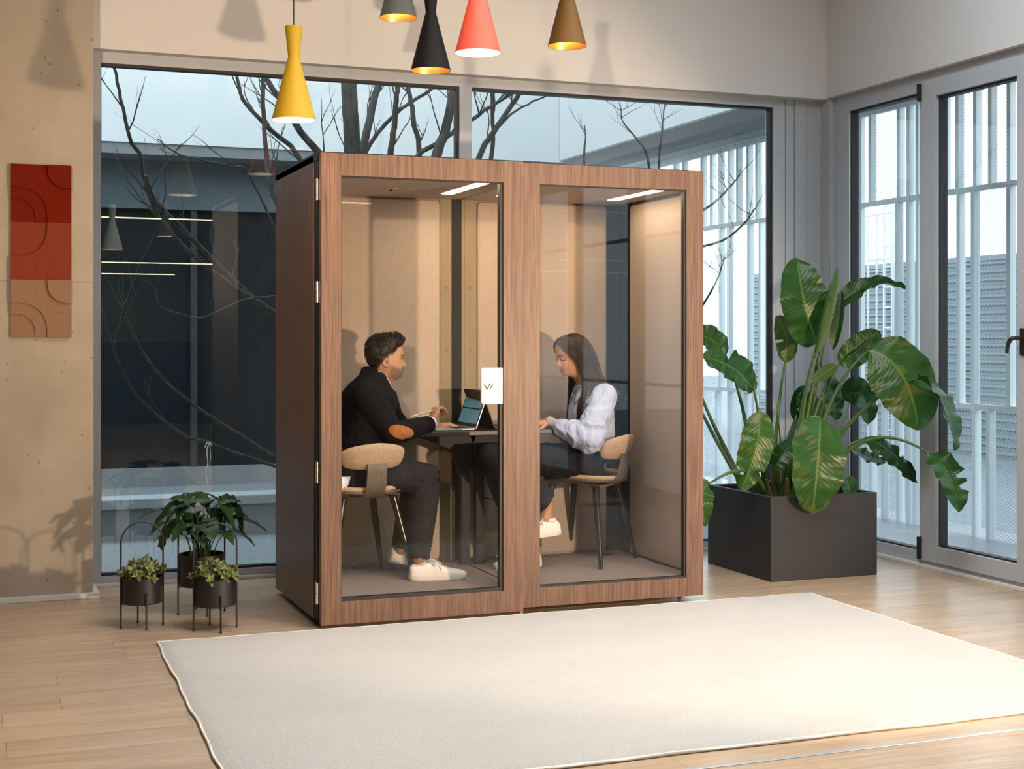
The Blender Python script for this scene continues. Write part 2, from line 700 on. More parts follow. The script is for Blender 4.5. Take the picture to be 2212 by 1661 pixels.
# ceiling and closing walls (behind the camera they are what the panes mirror)
struct(MB().box(-4.2, 5.4, -7.2, 8.1, 3.95, 4.05).build('ceiling', M['ceil']))
struct(MB().box(.585, XR + .2, 7.76, 8.02, 2.855, 3.95).build('wall_back', M['wall']))
struct(MB().box(5.12, 5.42, -7.2, 7.76, 2.862, 3.95).build('wall_right', M['wall']))
struct(MB().box(-4.4, .585, 7.54, 8.02, 0, 3.95).build('wall_left', M['concrete'], bevel=.006))
struct(MB().box(-4.4, 5.4, -7.4, -7.2, 0, 3.95).build('wall_front', mat('rear_wall_paint', (.22, .20, .18), .85)))
struct(MB().box(-4.4, -4.2, -7.2, 7.54, 0, 3.95).build('wall_far_left', mat('side_wall_paint', (.40, .38, .35), .85)))
struct(MB().box(5.12, 5.42, -7.2, -.6, 0, 2.862).build('wall_right_rear', M['wall']))
# skirting of the concrete wall
struct(MB().box(-4.2, .612, 7.508, 7.54, 0, .028).build('baseboard_left', M['trim'], bevel=.003))
sk = MB()
sk.box(.585, .612, 7.54, 7.80, 0, .028)
struct(sk.build('baseboard_left_return', M['trim'], bevel=.003))
# formwork joint of the concrete
struct(MB().box(-4.2, .585, 7.5385, 7.541, 1.612, 1.617).build('trim_2', mat('dark_joint', (.28, .24, .19), .9)))

# ---- window_1: two fixed panes in a grey aluminium frame
FD0, FD1 = 7.84, 7.94


def pane(name, x0, x1, y0, y1, z0, z1, parent, m='glass'):
    return MB().box(x0, x1, y0, y1, z0, z1).build(name, M[m], parent)


win = struct(MB().box(.60, .647, FD0, FD1, 0, 2.86).build('window_1', M['alu'], bevel=.002))
for (x0, x1) in ((2.665, 2.742), (4.777, 4.862)):
    MB().box(x0, x1, FD0, FD1, .0, 2.86).build('frame_post', M['alu'], win, bevel=.002)
for (x0, x1) in ((.647, 2.665), (2.742, 4.777)):
    MB().box(x0, x1, FD0, FD1, 2.797, 2.86).build('frame_head', M['alu'], win)
    MB().box(x0, x1, FD0, FD1, .0, .055).build('frame_sill', M['alu'], win)
    g = MB()
    y0, y1 = 7.855, 7.905
    g.box(x0, x1, y0, y1, 2.783, 2.797)
    g.box(x0, x1, y0, y1, .055, .068)
    g.box(x0, x0 + .004, y0, y1, .068, 2.783)
    g.box(x1 - .014, x1, y0, y1, .068, 2.783)
    g.build('gasket', M['gasket'], win)
    pane('pane', x0 + .004, x1 - .014, 7.878, 7.882, .068, 2.783, win)
struct(MB().box(.60, XR - .06, 7.815, 7.84, 0, .018).build('trim_3', M['trim'], bevel=.002))
# grey closing panels between the window and the corner
cp = struct(MB().box(4.862, 5.30, 7.85, 7.95, 0, 2.86).build('wall_corner_panel', M['alu']))
MB().box(4.868, 4.93, 7.842, 7.85, 0.018, 2.856).build('panel', M['alu'], cp, bevel=.0015)
MB().box(4.934, 5.02, 7.838, 7.85, 0.018, 2.856).build('panel', M['alu'], cp, bevel=.0015)
MB().box(5.024, 5.18, 7.842, 7.85, 0.018, 2.856).build('panel', M['alu'], cp, bevel=.0015)

# ---- right wall: window_2 (fixed), door_1 (glazed leaf), window_3.. further on
XF0, XF1 = 5.165, 5.26


def yframe(name, y0, y1, z0, z1, x0=XF0, x1=XF1, parent=None, m='alu', bevel=.002):
    o = MB().box(x0, x1, y0, y1, z0, z1).build(name, M[m], parent, bevel=bevel)
    return o


def glazed(root, y0, y1, z0, z1, xg=5.21):
    g = MB()
    g.box(xg - .028, xg + .022, y0, y1, z1 - .012, z1)
    g.box(xg - .028, xg + .022, y0, y1, z0, z0 + .01)
    g.box(xg - .028, xg + .022, y0, y0 + .006, z0 + .01, z1 - .012)
    g.box(xg - .028, xg + .022, y1 - .014, y1, z0 + .01, z1 - .012)
    g.build('gasket', M['gasket'], root)
    MB().box(xg - .040, xg - .028, y1 - .004, y1, z0, z1).build('glazing_bead', M['alu_bright'], root)
    MB().box(xg - .002, xg + .002, y0 + .006, y1 - .014, z0 + .01, z1 - .012).build('pane', M['glass'], root)


w2 = struct(yframe('window_2', 7.585, 7.74, 0, 2.862))
yframe('frame_post', 6.842, 6.866, .0, 2.862, parent=w2)
yframe('frame_head', 6.866, 7.585, 2.757, 2.862, parent=w2)
yframe('frame_sill', 6.866, 7.585, .02, .088, parent=w2)
glazed(w2, 6.866, 7.585, .088, 2.757)
struct(MB().box(5.13, 5.27, 7.74, 7.85, 0, 2.862).build('trim_4', M['alu']))

d1 = struct(yframe('door_1', 6.70, 6.836, .04, 2.815, x0=5.15, x1=5.235))
yframe('leaf_stile', 5.86, 6.028, .04, 2.815, x0=5.15, x1=5.235, parent=d1)
yframe('leaf_head', 6.028, 6.70, 2.712, 2.815, x0=5.15, x1=5.235, parent=d1)
yframe('leaf_bottom_rail', 6.028, 6.70, .04, .135, x0=5.15, x1=5.235, parent=d1)
glazed(d1, 6.028, 6.70, .135, 2.712, xg=5.20)
hb = MB()
hb.box(5.128, 5.152, 6.826, 6.846, 2.70, 2.80)
hb.build('hinge', M['blackmetal'], d1, bevel=.002)
hb = MB()
hb.box(5.128, 5.152, 6.826, 6.846, .045, .175)
hb.build('hinge', M['blackmetal'], d1, bevel=.002)
hy, hz = 5.975, 1.328
ho = MB()
ho.box(5.140, 5.150, hy - .018, hy + .018, hz - .09, hz + .05)
ho.tube([(5.145, hy, hz), (5.095, hy, hz), (5.085, hy + .010, hz - .002), (5.083, hy + .028, hz - .014), (5.083, hy + .044, hz - .042), (5.083, hy + .050, hz - .080)],
        [.011, .011, .012, .012, .010, .009], 10)
ho.build('lever_handle', M['blackmetal'], d1, smooth=40)
yframe('frame_head', 5.84, 6.842, 2.815, 2.862, parent=d1)
yframe('threshold', 5.84, 6.842, 0.0, .036, x0=5.165, x1=5.26, parent=d1)
struct(MB().box(5.138, 5.165, -.6, 7.74, 0, .018).build('trim_5', M['trim'], bevel=.002))
yy = 5.84
for n in range(3, 8):
    y1, y0 = yy, yy - 1.28
    w = struct(yframe('window_%d' % n, y1 - .075, y1, 0, 2.862))
    yframe('frame_post', y0, y0 + .075, 0, 2.862, parent=w)
    yframe('frame_head', y0 + .075, y1 - .075, 2.757, 2.862, parent=w)
    yframe('frame_sill', y0 + .075, y1 - .075, .02, .088, parent=w)
    glazed(w, y0 + .075, y1 - .075, .088, 2.757)
    yy = y0

# ---- behind the camera, mirrored by the big pane: long lamps, a dark cupboard run with a wooden counter
def linear_lamp(x0, x1, y, z, label):
    t = thing('linear_lamp', label, 'lamp', ((x0 + x1) / 2, y, z), group='long ceiling lamps')
    MB().box(x0, x1, y - .03, y + .03, z + .012, z + .06).build('housing', M['blackmetal'], t)
    MB().box(x0 + .01, x1 - .01, y - .030, y + .030, z, z + .012).build('diffuser', mat('lamp_diffuser', (1, .95, .8), .5, emit=(1.0, .86, .50), estr=13), t)
    for x in (x0 + .3, x1 - .3):
        MB().tube([(x, y, z + .06), (x, y, 3.95)], .002, 6).build('cable', M['blackmetal'], t)


linear_lamp(1.0, 4.4, -3.45, 2.90, 'long yellow-white linear lamp mirrored as the upper bright line in the dark window')
linear_lamp(1.0, 3.4, -5.6, 2.42, 'shorter linear lamp mirrored as the middle bright line in the dark window')
linear_lamp(.6, 2.9, -6.2, 2.28, 'shorter linear lamp mirrored as the lowest bright line in the dark window')
cb = thing('cupboard_run', 'dark cupboard run with a brown wooden counter, mirrored in the left window', 'cupboard', (.5, -6.9, 0))
MB().box(-4.1, 4.9, -7.15, -6.55, 0, 1.25).build('carcass', mat('charcoal_lacquer', (.03, .03, .035), .5), cb)
MB().box(-4.1, 4.9, -7.15, -6.52, 1.25, 1.29).build('counter', wood_mat('counter_oak', (.22, .12, .06), (.36, .21, .11), (1, 14, 14)), cb)
for i in range(6):
    MB().box(-4.05 + i * 1.49, -4.05 + i * 1.49 + 1.46, -6.552, -6.53, .08, 1.22).build('cupboard_door', mat('charcoal_door', (.035, .035, .04), .45), cb, bevel=.003)

# ---- rug
rg = MB()
nx, ny = 120, 84
x0, x1, y0, y1 = .755, 4.055, 4.025, 6.292
P = []
for i in range(nx + 1):
    rowp = []
    for j in range(ny + 1):
        u, v = i / nx, j / ny
        x = x0 + (x1 - x0) * u
        yv = y0 + (y1 - y0) * v
        x += (1 - u) * (-.045 * (1 - v) + .003 * math.sin(v * 21) + .002 * math.sin(v * 47 + 1)) + u * (-.055 * (1 - v) + .005 * math.sin(v * 17 + 2))
        yv += v * .004 * math.sin(u * 60) + (1 - v) * .003 * math.sin(u * 33)
        e = min(u * (x1 - x0), (1 - u) * (x1 - x0), v * (y1 - y0), (1 - v) * (y1 - y0))
        z = .017 - .008 * math.exp(-e / .012)
        z += .0022 * noise.noise((x * 2.2, yv * 3.0, 0)) + .0012 * noise.noise((x * 26, yv * 26, 3.3))
        rowp.append((x, yv, max(.004, z)))
    P.append(rowp)
rg.grid(P)
edge = [P[i][0] for i in range(nx + 1)] + [P[nx][j] for j in range(1, ny + 1)] + [P[i][ny] for i in range(nx - 1, -1, -1)] + [P[0][j] for j in range(ny - 1, 0, -1)]
ne = len(edge)
rg.add(edge + [(p[0], p[1], 0.0005) for p in edge], [(i, (i + 1) % ne, ne + (i + 1) % ne, ne + i) for i in range(ne)])
rug = rg.build('area_rug', M['rug'], smooth=60)
tag(rug, 'large cream white pile rug lying on the oak floor before the booth', 'rug')
hem = MB()
hem.tube([Vector(p) + Vector((0, 0, -.002)) for p in edge[::2]] + [Vector(edge[0]) + Vector((0, 0, -.002))], .0055, 6)
hem.build('hem', M['hem'], rug, smooth=60)
# ================================================================== acoustic booth
BX0, BX1, BY0, BY1, BZ1 = 1.48, 3.458, 6.33, 7.30, 2.172
booth = thing('acoustic_booth', 'walnut veneered two-seat meeting booth with large glass front', 'booth', (2.47, 6.82, 0))
FZ = .125            # inner floor level
CZ = 2.078           # inner ceiling level
# carcass
MB().box(BX0, BX0 + .022, 6.455, BY1, .028, BZ1).build('side_panel', M['walnut'], booth, bevel=.0015)
MB().box(BX1 - .022, BX1, 6.41, BY1, .028, BZ1 - .003).build('side_panel', M['walnut'], booth, bevel=.0015)
MB().box(BX0, BX1, BY1, BY1 + .022, .028, BZ1).build('back_panel', M['walnut'], booth)
MB().box(BX0 + .004, BX0 + .05, 6.375, 6.455, .03, BZ1 + .004).build('door_jamb', M['black'], booth)
MB().box(BX1 - .04, BX1 - .003, 6.385, 6.41, .03, BZ1 - .006).build('door_jamb', M['black'], booth)
MB().box(BX0, 2.47, 6.37, BY1 + .02, BZ1 - .03, BZ1 + .008).build('roof_panel', M['black'], booth)
MB().box(2.472, BX1 - .03, 6.385, BY1 + .02, BZ1 - .03, BZ1 + .006).build('roof_panel', M['black'], booth)
MB().box(BX0 + .02, BX1 - .02, 6.42, BY1, .03, FZ - .014).build('floor_deck', M['black'], booth)
# carpeted inner floor in two halves with the joint between them
for x0, x1 in ((BX0 + .03, 2.462), (2.476, BX1 - .03)):
    MB().box(x0, x1, 6.415, 7.285, FZ - .014, FZ).build('carpet', M['carpet'], booth)
slot = MB().bar((0, -.0375, 0), (0, .0375, 0), .006, .0012).mesh('vent_slot')
slot.materials.append(M['black'])
for x0 in (1.66, 2.60):
    for k in range(9):
        link('vent_slot', slot, None, booth, None, (x0 + k * .052, 7.2025, FZ + .0006))
gm = MB()
gm.lathe([(0, .0), (.034, .0), (.036, .003), (.0, .004)], (3.30, 7.16, FZ - .001), 24)
gm.build('floor_grommet', M['black'], booth)
# inner ceiling with the long led panels
for x0, x1 in ((BX0 + .03, 2.464), (2.474, BX1 - .03)):
    MB().box(x0, x1, 6.40, 7.285, CZ, CZ + .02).build('ceiling_panel', M['boothceil'], booth)
for lx in (2.315, 2.622, 3.262):
    lp = MB()
    pts = []
    w, y0, y1, r = .031, (6.56 if lx == 2.622 else 6.44), 7.02, .012
    for cx, cy, a0 in ((lx + w - r, y1 - r, 0), (lx - w + r, y1 - r, 90), (lx - w + r, y0 + r, 180), (lx + w - r, y0 + r, 270)):
        for k in range(4):
            a = math.radians(a0 + 30 * k)
            pts.append((cx + r * math.cos(a), cy + r * math.sin(a), CZ - .002))
    lp.prism(pts, (0, 0, .004))
    lp.build('ceiling_light', M['led'], booth)
p = atZ(845, 407, CZ)
dm = MB()
dm.lathe([(0, 0), (.03, 0), (.032, .002), (.032, .004)], (p.x, p.y, CZ - .004), 20)
dm.build('detector_ring', M['boothceil'], booth)
dm = MB()
dm.lathe([(0, -.012), (.006, -.012), (.008, 0)], (p.x, p.y, CZ - .003), 12)
dm.build('detector', M['black'], booth)


def padded(x0, x1, z0, z1, y, name, t=.018, axis='y', r=.025):
    """upholstered panel: rounded corners, soft edge"""
    out = []
    for cx, cz, a0 in ((x1 - r, z1 - r, 0), (x0 + r, z1 - r, 90), (x0 + r, z0 + r, 180), (x1 - r, z0 + r, 270)):
        for k in range(5):
            a = math.radians(a0 + 22.5 * k)
            out.append((cx + r * math.cos(a), cz + r * math.sin(a)))
    cxm, czm = (x0 + x1) / 2, (z0 + z1) / 2

    def ring(inset, d):
        res = []
        for (px, pz) in out:
            sx = px - math.copysign(inset, px - cxm)
            sz = pz - math.copysign(inset, pz - czm)
            res.append((sx, y - d, sz) if axis == 'y' else (y + d * (-1 if axis == 'x-' else 1), sx, sz))
        return res
    mb = MB()
    mb.rings([ring(0, 0), ring(0, t * .55), ring(.003, t * .85), ring(.008, t)], caps=True)
    return mb.build(name, M['fabric'], booth, smooth=50)


# back wall: fabric, bronze, black power column, bronze, fabric, dark corner strip
YI = 7.292
MB().box(1.502, 3.436, YI + .0005, BY1, FZ, CZ).build('lining', M['boothceil'], booth)
padded(1.60, 2.362, .135, 2.070, YI, 'fabric_panel')
padded(2.578, 3.350, .135, 2.070, YI, 'fabric_panel')
MB().box(2.366, 2.432, YI - .008, YI, FZ, CZ).build('bronze_strip', M['bronze'], booth)
MB().box(2.505, 2.574, YI - .008, YI, FZ, CZ).build('bronze_strip', M['bronze'], booth)
MB().box(2.432, 2.486, YI - .012, YI, FZ, CZ).build('column_cover', M['black'], booth)
MB().box(2.487, 2.504, YI - .010, YI, FZ, CZ).build('joint_cover', M['bronze'], booth, bevel=.002)
for (x, z) in ((2.405, 1.262), (2.538, 1.262), (2.405, 1.60), (2.538, 1.60)):
    mb = MB()
    for k in range(20):
        pass
    prof = [(0.0, .0), (.009, .0), (.0105, .001), (.0105, .002)]
    ring = []
    for rr, d in prof:
        ring.append([(x + rr * math.cos(2 * PI * k / 16), YI - .0095 + d * .5, z + rr * math.sin(2 * PI * k / 16)) for k in range(16)])
    mb.rings(ring, caps=False)
    mb.build('cover_cap', mat('bronze_cap', (.22, .165, .10), .5), booth, smooth=50)
MB().box(3.352, 3.436, YI - .004, YI + .008, FZ, CZ).build('corner_strip', M['black'], booth)
MB().box(3.430, 3.436, 7.13, YI, FZ, CZ).build('corner_strip', M['black'], booth)
MB().box(1.502, 1.598, YI - .004, YI + .008, FZ, CZ).build('corner_strip', M['black'], booth)
MB().box(1.502, 1.508, 7.13, YI, FZ, CZ).build('corner_strip', M['black'], booth)
padded(6.46, 7.125, .135, 2.062, 3.436, 'fabric_panel', axis='x-')
padded(6.46, 7.125, .135, 2.062, 1.502, 'fabric_panel', axis='x+')


# front: hinged door on the left, fixed panel on the right
def ring_frame(mb, x0, x1, z0, z1, ix0, ix1, iz0, iz1, y0, y1):
    o_ = [(x0, z0), (x1, z0), (x1, z1), (x0, z1)]
    i_ = [(ix0, iz0), (ix1, iz0), (ix1, iz1), (ix0, iz1)]
    vs = [(a, y0, b) for a, b in o_] + [(a, y0, b) for a, b in i_] + [(a, y1, b) for a, b in o_] + [(a, y1, b) for a, b in i_]
    fs = []
    for k in range(4):
        n = (k + 1) % 4
        fs += [(k, n, 4 + n, 4 + k), (8 + n, 8 + k, 12 + k, 12 + n), (n, k, 8 + k, 8 + n), (4 + k, 4 + n, 12 + n, 12 + k)]
    mb.add(vs, fs)


DX0, DX1, DZ0, DZ1 = 1.487, 2.474, .018, 2.172
GX0, GX1, GZ0, GZ1 = 1.580, 2.372, .122, 2.070
mb = MB()
ring_frame(mb, DX0, DX1, DZ0, DZ1, GX0, GX1, GZ0, GZ1, 6.325, 6.369)
door = mb.build('door', M['walnut'], booth, bevel=.0015)
mb = MB()
ring_frame(mb, GX0, GX1, GZ0, GZ1, GX0 + .004, GX1 - .016, GZ0 + .016, GZ1 - .004, 6.334, 6.366)
mb.build('gasket', M['gasket'], door)
MB().box(GX0 + .004, GX1 - .016, 6.346, 6.352, GZ0 + .016, GZ1 - .004).build('pane', M['boothglass'], door)
RX0, RX1, RZ0, RZ1 = 2.478, 3.456, .030, 2.170
HX0, HX1, HZ0, HZ1 = 2.566, 3.360, .122, 2.070
mb = MB()
ring_frame(mb, RX0, RX1, RZ0, RZ1, HX0, HX1, HZ0, HZ1, 6.340, 6.380)
fixed = mb.build('front_panel', M['walnut'], booth, bevel=.0015)
mb = MB()
ring_frame(mb, HX0, HX1, HZ0, HZ1, HX0 + .003, HX1 - .011, HZ0 + .009, HZ1 - .003, 6.350, 6.376)
mb.build('gasket', M['gasket'], fixed)
MB().box(HX0 + .003, HX1 - .011, 6.360, 6.366, HZ0 + .009, HZ1 - .003).build('pane', M['boothglass'], fixed)
MB().box(BX1 - .004, BX1 + .004, 6.36, 6.42, .03, BZ1).build('edge_strip', M['black'], booth)
# four steel barrel hinges on the door's left edge
for z in (2.005, 1.538, .715, .163):
    h = MB()
    for dz0, dz1 in ((-.048, -.001), (.001, .048)):
        h.tube([(1.474, 6.352, z + dz0), (1.474, 6.352, z + dz1)], .0085, 12)
    h.box(1.476, 1.486, 6.352, 6.40, z - .048, z + .048)
    h.build('hinge', M['steel'], door, smooth=40)
# adjustable feet
for (x, yv) in ((1.535, 6.46), (2.486, 6.40), (3.38, 6.44), (1.535, 7.22), (3.38, 7.22)):
    ft = MB()
    ft.lathe([(0, 0), (.018, 0), (.018, .006), (.006, .008), (.006, .034), (0, .034)], (x, yv, 0.0), 14)
    ft.build('foot', M['steel'], booth, smooth=40)
# white lock plate with the two engraved marks
lk = MB()
a, b = 2.262, 2.371
z0, z1 = 1.012, 1.186
pts = []
for cx, cz, a0, r in ((b - .002, z1 - .002, 0, .002), (a + .012, z1 - .012, 90, .012), (a + .012, z0 + .012, 180, .012), (b - .002, z0 + .002, 270, .002)):
    for k in range(5):
        t = math.radians(a0 + 22.5 * k)
        pts.append((cx + r * math.cos(t), 6.330, cz + r * math.sin(t)))
lk.prism(pts, (0, .016, 0))
lock = lk.build('lock_plate', M['white'], door, bevel=.002)
lock['label'] = 'white rounded lock plate engraved with a V and a slash'
st = MB()
zc = 1.098


def px_on_lock(px, py):
    p = atY(px, py, 6.329)
    return p


for (p0, p1) in (((1046, 828), (1052.2, 841.5)), ((1052.2, 841.5), (1058.4, 828)), ((1058.2, 841.5), (1064.6, 828))):
    A, B = px_on_lock(*p0), px_on_lock(*p1)
    st.bar(A, B, .0030, .0024, up=(0, 1, 0))
st.build('engraved_mark', mat('engraving', (.03, .024, .018), .6), lock)
MB().box(2.333, 2.346, 6.3285, 6.3305, z0 + .001, z1 - .001).build('cover_strip', mat('grey_strip', (.66, .68, .70), .4), lock)

# ---- table fixed to the column
TZ = .850
tab = thing('wall_table', 'small dark table with hourglass legs in the middle of the booth', 'table', (2.49, 7.08, FZ))
tb = MB()
tb.box(2.098, 2.905, 6.865, 7.276, TZ - .024, TZ)
tb.build('tabletop', M['table'], tab, bevel=.003)
for s in (-1, 1):
    c = 2.49
    poly = [(c + s * .355, TZ - .024), (c + s * .022, TZ - .024), (c + s * .002, TZ - .082), (c + s * .002, TZ - .20), (c + s * .018, TZ - .235), (c + s * .018, FZ),
            (c + s * .066, FZ), (c + s * .062, TZ - .27), (c + s * .118, TZ - .115), (c + s * .145, TZ - .100)]
    MB().prism([(x, 7.10, z) for x, z in poly], (0, .045, 0)).build('leg', M['black'], tab)
cbm = MB()
pts = [(2.60, 7.22, .62), (2.66, 7.20, .56), (2.72, 7.18, .50), (2.78, 7.19, .53), (2.80, 7.21, .58), (2.77, 7.2, .50), (2.70, 7.18, .45), (2.62, 7.19, .46), (2.53, 7.22, .48)]
def smooth_path(pts, n=6):
    P_ = [Vector(p) for p in pts]
    out = []
    for i in range(len(P_) - 1):
        p0, p1, p2, p3 = P_[max(i - 1, 0)], P_[i], P_[i + 1], P_[min(i + 2, len(P_) - 1)]
        for k in range(n):
            t = k / n
            out.append(.5 * ((2 * p1) + (p2 - p0) * t + (2 * p0 - 5 * p1 + 4 * p2 - p3) * t * t + (3 * p1 - p0 - 3 * p2 + p3) * t ** 3))
    out.append(P_[-1])
    return out
cbm.tube(smooth_path(pts), .003, 6)
tag(cbm.build('power_cable', M['gasket'], smooth=60), 'thin black charging cable looping under the booth table', 'cable')


# ---- laptops
def laptop(label, hinge, rz, lidcol, scr):
    """hinge line centre; the base reaches towards +x of its own frame by .215"""
    t = thing('laptop', label, 'laptop', hinge, rz)
    W_, Dp = .30, .212
    b = MB()
    b.box(0, Dp, -W_ / 2, W_ / 2, .002, .011)
    base = b.build('base', lidcol, None, bevel=.003)
    local_child(base, t)
    kb = MB()
    kb.box(.022, .105, -W_ / 2 + .018, W_ / 2 - .018, .0105, .0116)
    k = kb.build('keyboard_well', M['black'])
    local_child(k, base)
    keys = MB()
    for r in range(5):
        for c in range(13):
            x = .026 + r * .0158
            yv = -W_ / 2 + .022 + c * .0198
            keys.box(x, x + .013, yv, yv + .017, .0115, .0126)
    k2 = keys.build('keys', mat('key_black', (.03, .03, .032), .5))
    k2['kind'] = 'stuff'
    local_child(k2, base)
    tp = MB().box(.125, .195, -.06, .06, .0105, .0113).build('touchpad', mat('touchpad', (.45, .45, .46), .3))
    local_child(tp, base)
    ang = math.radians(20)
    ca, sa = math.cos(ang), math.sin(ang)

    def q(h, d, yv):   # h up the lid, d towards the user
        return (-h * sa + d * ca - .002, yv, .010 + h * ca + d * sa)
    l = MB()
    Lh = .208
    vsx = [q(h, d, yv) for h in (0, Lh) for d in (-.006, 0) for yv in (-W_ / 2, W_ / 2)]
    l.add(vsx, [(0, 1, 3, 2), (4, 6, 7, 5), (0, 4, 5, 1), (2, 3, 7, 6), (0, 2, 6, 4), (1, 5, 7, 3)])
    lid = l.build('lid', lidcol, None, bevel=.002)
    local_child(lid, t)
    bz = MB()
    bz.add([q(.004, .0006, -W_ / 2 + .003), q(.004, .0006, W_ / 2 - .003), q(Lh - .003, .0006, W_ / 2 - .003), q(Lh - .003, .0006, -W_ / 2 + .003)], [(0, 1, 2, 3)])
    z = bz.build('bezel', M['black'])
    local_child(z, lid)
    sc = MB()
    for (h0, h1) in ((.022, .098), (.105, .192)):
        sc.add([q(h0, .0010, -W_ / 2 + .012), q(h0, .0010, W_ / 2 - .012), q(h1, .0010, W_ / 2 - .012), q(h1, .0010, -W_ / 2 + .012)], [(0, 1, 2, 3)])
    d = sc.build('display', scr)
    local_child(d, lid)
    ln = MB()
    rr = random.Random(5)
    for h in (.183, .177, .171, .160, .150, .144):
        y0 = -W_ / 2 + .03
        y1 = y0 + .06 + rr.random() * .17
        ln.add([q(h - .0012, .0014, y0), q(h - .0012, .0014, y1), q(h + .0012, .0014, y1), q(h + .0012, .0014, y0)], [(0, 1, 2, 3)])
    ln.add([q(.126, .0014, .02), q(.126, .0014, .055), q(.130, .0014, .055), q(.130, .0014, .02)], [(0, 1, 2, 3)])
    d2 = ln.build('display_lines', mat('screen_text', (.02, .06, .08), .5))
    d2['kind'] = 'stuff'
    local_child(d2, lid)
    return t


silver = mat('silver_aluminium', (.55, .54, .53), .32, metal=.7)
spacegrey = mat('dark_aluminium', (.025, .025, .028), .4, metal=.3)
screen_on = mat('screen_teal', (.03, .09, .11), .3, emit=(.06, .20, .25), estr=.55)
screen_dim = mat('screen_grey', (.05, .08, .1), .3, emit=(.08, .16, .2), estr=.5)
laptop('open silver laptop with teal screen in front of the man', (2.435, 7.065, TZ), PI + math.radians(1), silver, screen_on)
laptop('open dark laptop in front of the woman, seen from its lid', (2.548, 7.055, TZ), math.radians(-1), spacegrey, screen_dim)
# ================================================================== outside
out_white = mat('white_render', (.66, .69, .69), .85, noise_amt=.05, noise_scale=(1.2, 1.2, 1.2), bump=.12, bump_scale=60)
out_grey = mat('grey_soffit', (.20, .215, .22), .8, noise_amt=.12, noise_scale=(2, 2, 2))
dark_clad = mat('dark_facade', (.02, .027, .032), .6, noise_amt=.2, noise_scale=(3, 3, .6))
dark_glass = mat('facade_glass', (.009, .013, .016), .55, spec=.1)
deck_m = mat('wet_concrete', (.40, .42, .43), .35, noise_amt=.3, noise_scale=(1.4, 1.4, 1), bump=.05, bump_scale=40)
gravel_m = mat('roof_gravel', (.30, .33, .34), .6, noise_amt=.5, noise_scale=(30, 30, 30), bump=.6, bump_scale=30)
yard_m = mat('courtyard_gravel', (.26, .29, .31), .9, noise_amt=.35, noise_scale=(40, 40, 40), bump=.6, bump_scale=60)
steel_white = mat('white_painted_steel', (.70, .76, .78), .4)
ground = struct(MB().box(-14, 5.45, 8.0, 16, -.12, -.05).build('ground_courtyard', yard_m))
struct(MB().box(5.44, 6.75, -8, 16, -.2, -.03).build('ground_terrace', deck_m))
struct(MB().box(6.75, 40, -12, 45, -.4, -.06).build('ground_roof_gravel', gravel_m))

# opposite wing of the building: white band on top, recessed dark glazing below
YF = 13.0
fac = thing('opposite_wing', 'opposite building wing with white upper wall above dark recessed glazing', 'building', (-2, YF, 0))
MB().box(-16, 5.515, YF, YF + .5, 3.07, 7.2).build('upper_wall', out_white, fac)
MB().box(-16, 5.515, YF + .02, YF + .45, 2.97, 3.07).build('soffit_edge', out_grey, fac)
MB().box(-16, 5.46, YF + .42, YF + .6, 2.52, 2.98).build('lintel', mat('lintel_blue_grey', (.075, .10, .115), .7), fac)
MB().box(-16, 5.46, YF + .50, YF + .56, .12, 2.52).build('glazing', dark_glass, fac)
MB().box(-16, 5.46, YF + .40, YF + .60, -.1, .12).build('plinth', out_grey, fac)
for i in range(14):
    x = -12.6 + i * 1.32
    MB().box(x, x + .06, YF + .44, YF + .52, .12, 2.52).build('glazing_bar', dark_clad, fac)
# low kerb of the planting bed inside the courtyard
kb = thing('planting_bed_kerb', 'pale concrete kerb along the planting bed outside the window', 'kerb', (-2, 10, 0))
MB().box(-10, 5.2, 9.92, 10.10, -.06, .165).build('kerb_body', mat('kerb_concrete', (.27, .31, .33), .8, noise_amt=.1, noise_scale=(3, 3, 3)), kb, bevel=.01)
MB().box(-10, 5.2, 9.88, 10.14, .165, .235).build('kerb_cap', mat('kerb_cap', (.34, .38, .40), .7), kb, bevel=.008)
# wall and roof edge running along the right side of the courtyard
rw = thing('terrace_canopy', 'white wall band and grey soffit above the steel screen', 'canopy', (5.5, 10, 3.1))
MB().box(5.47, 5.52, 8.02, YF - .01, 3.09, 7.2).build('upper_wall', out_white, rw)
MB().box(5.52, 6.42, -6.0, 15.8, 3.12, 3.30).build('soffit', out_grey, rw)
MB().box(6.34, 6.46, -6.0, 15.8, 3.053, 3.34).build('edge_beam', mat('edge_beam_white', (.66, .72, .73), .6), rw)

# steel screen: three storeys of square tubes with rails, mesh fields between some of them
XS = 6.40
scr = thing('steel_screen', 'white steel tube screen with diamond mesh outside the windows', 'screen', (XS, 9, 0))
RAIL = (.86, 2.345)


def y_at(px):
    r = ray(px, 729)
    return XS * r.y / r.x


def tube_bar(y, z0, z1):
    MB().box(XS - .025, XS + .025, y - .018, y + .018, z0, z1).build('tube', steel_white, scr)


mesh_cache = {}
wire_m = mat('mesh_wire', (.55, .62, .65), .45, metal=.2)


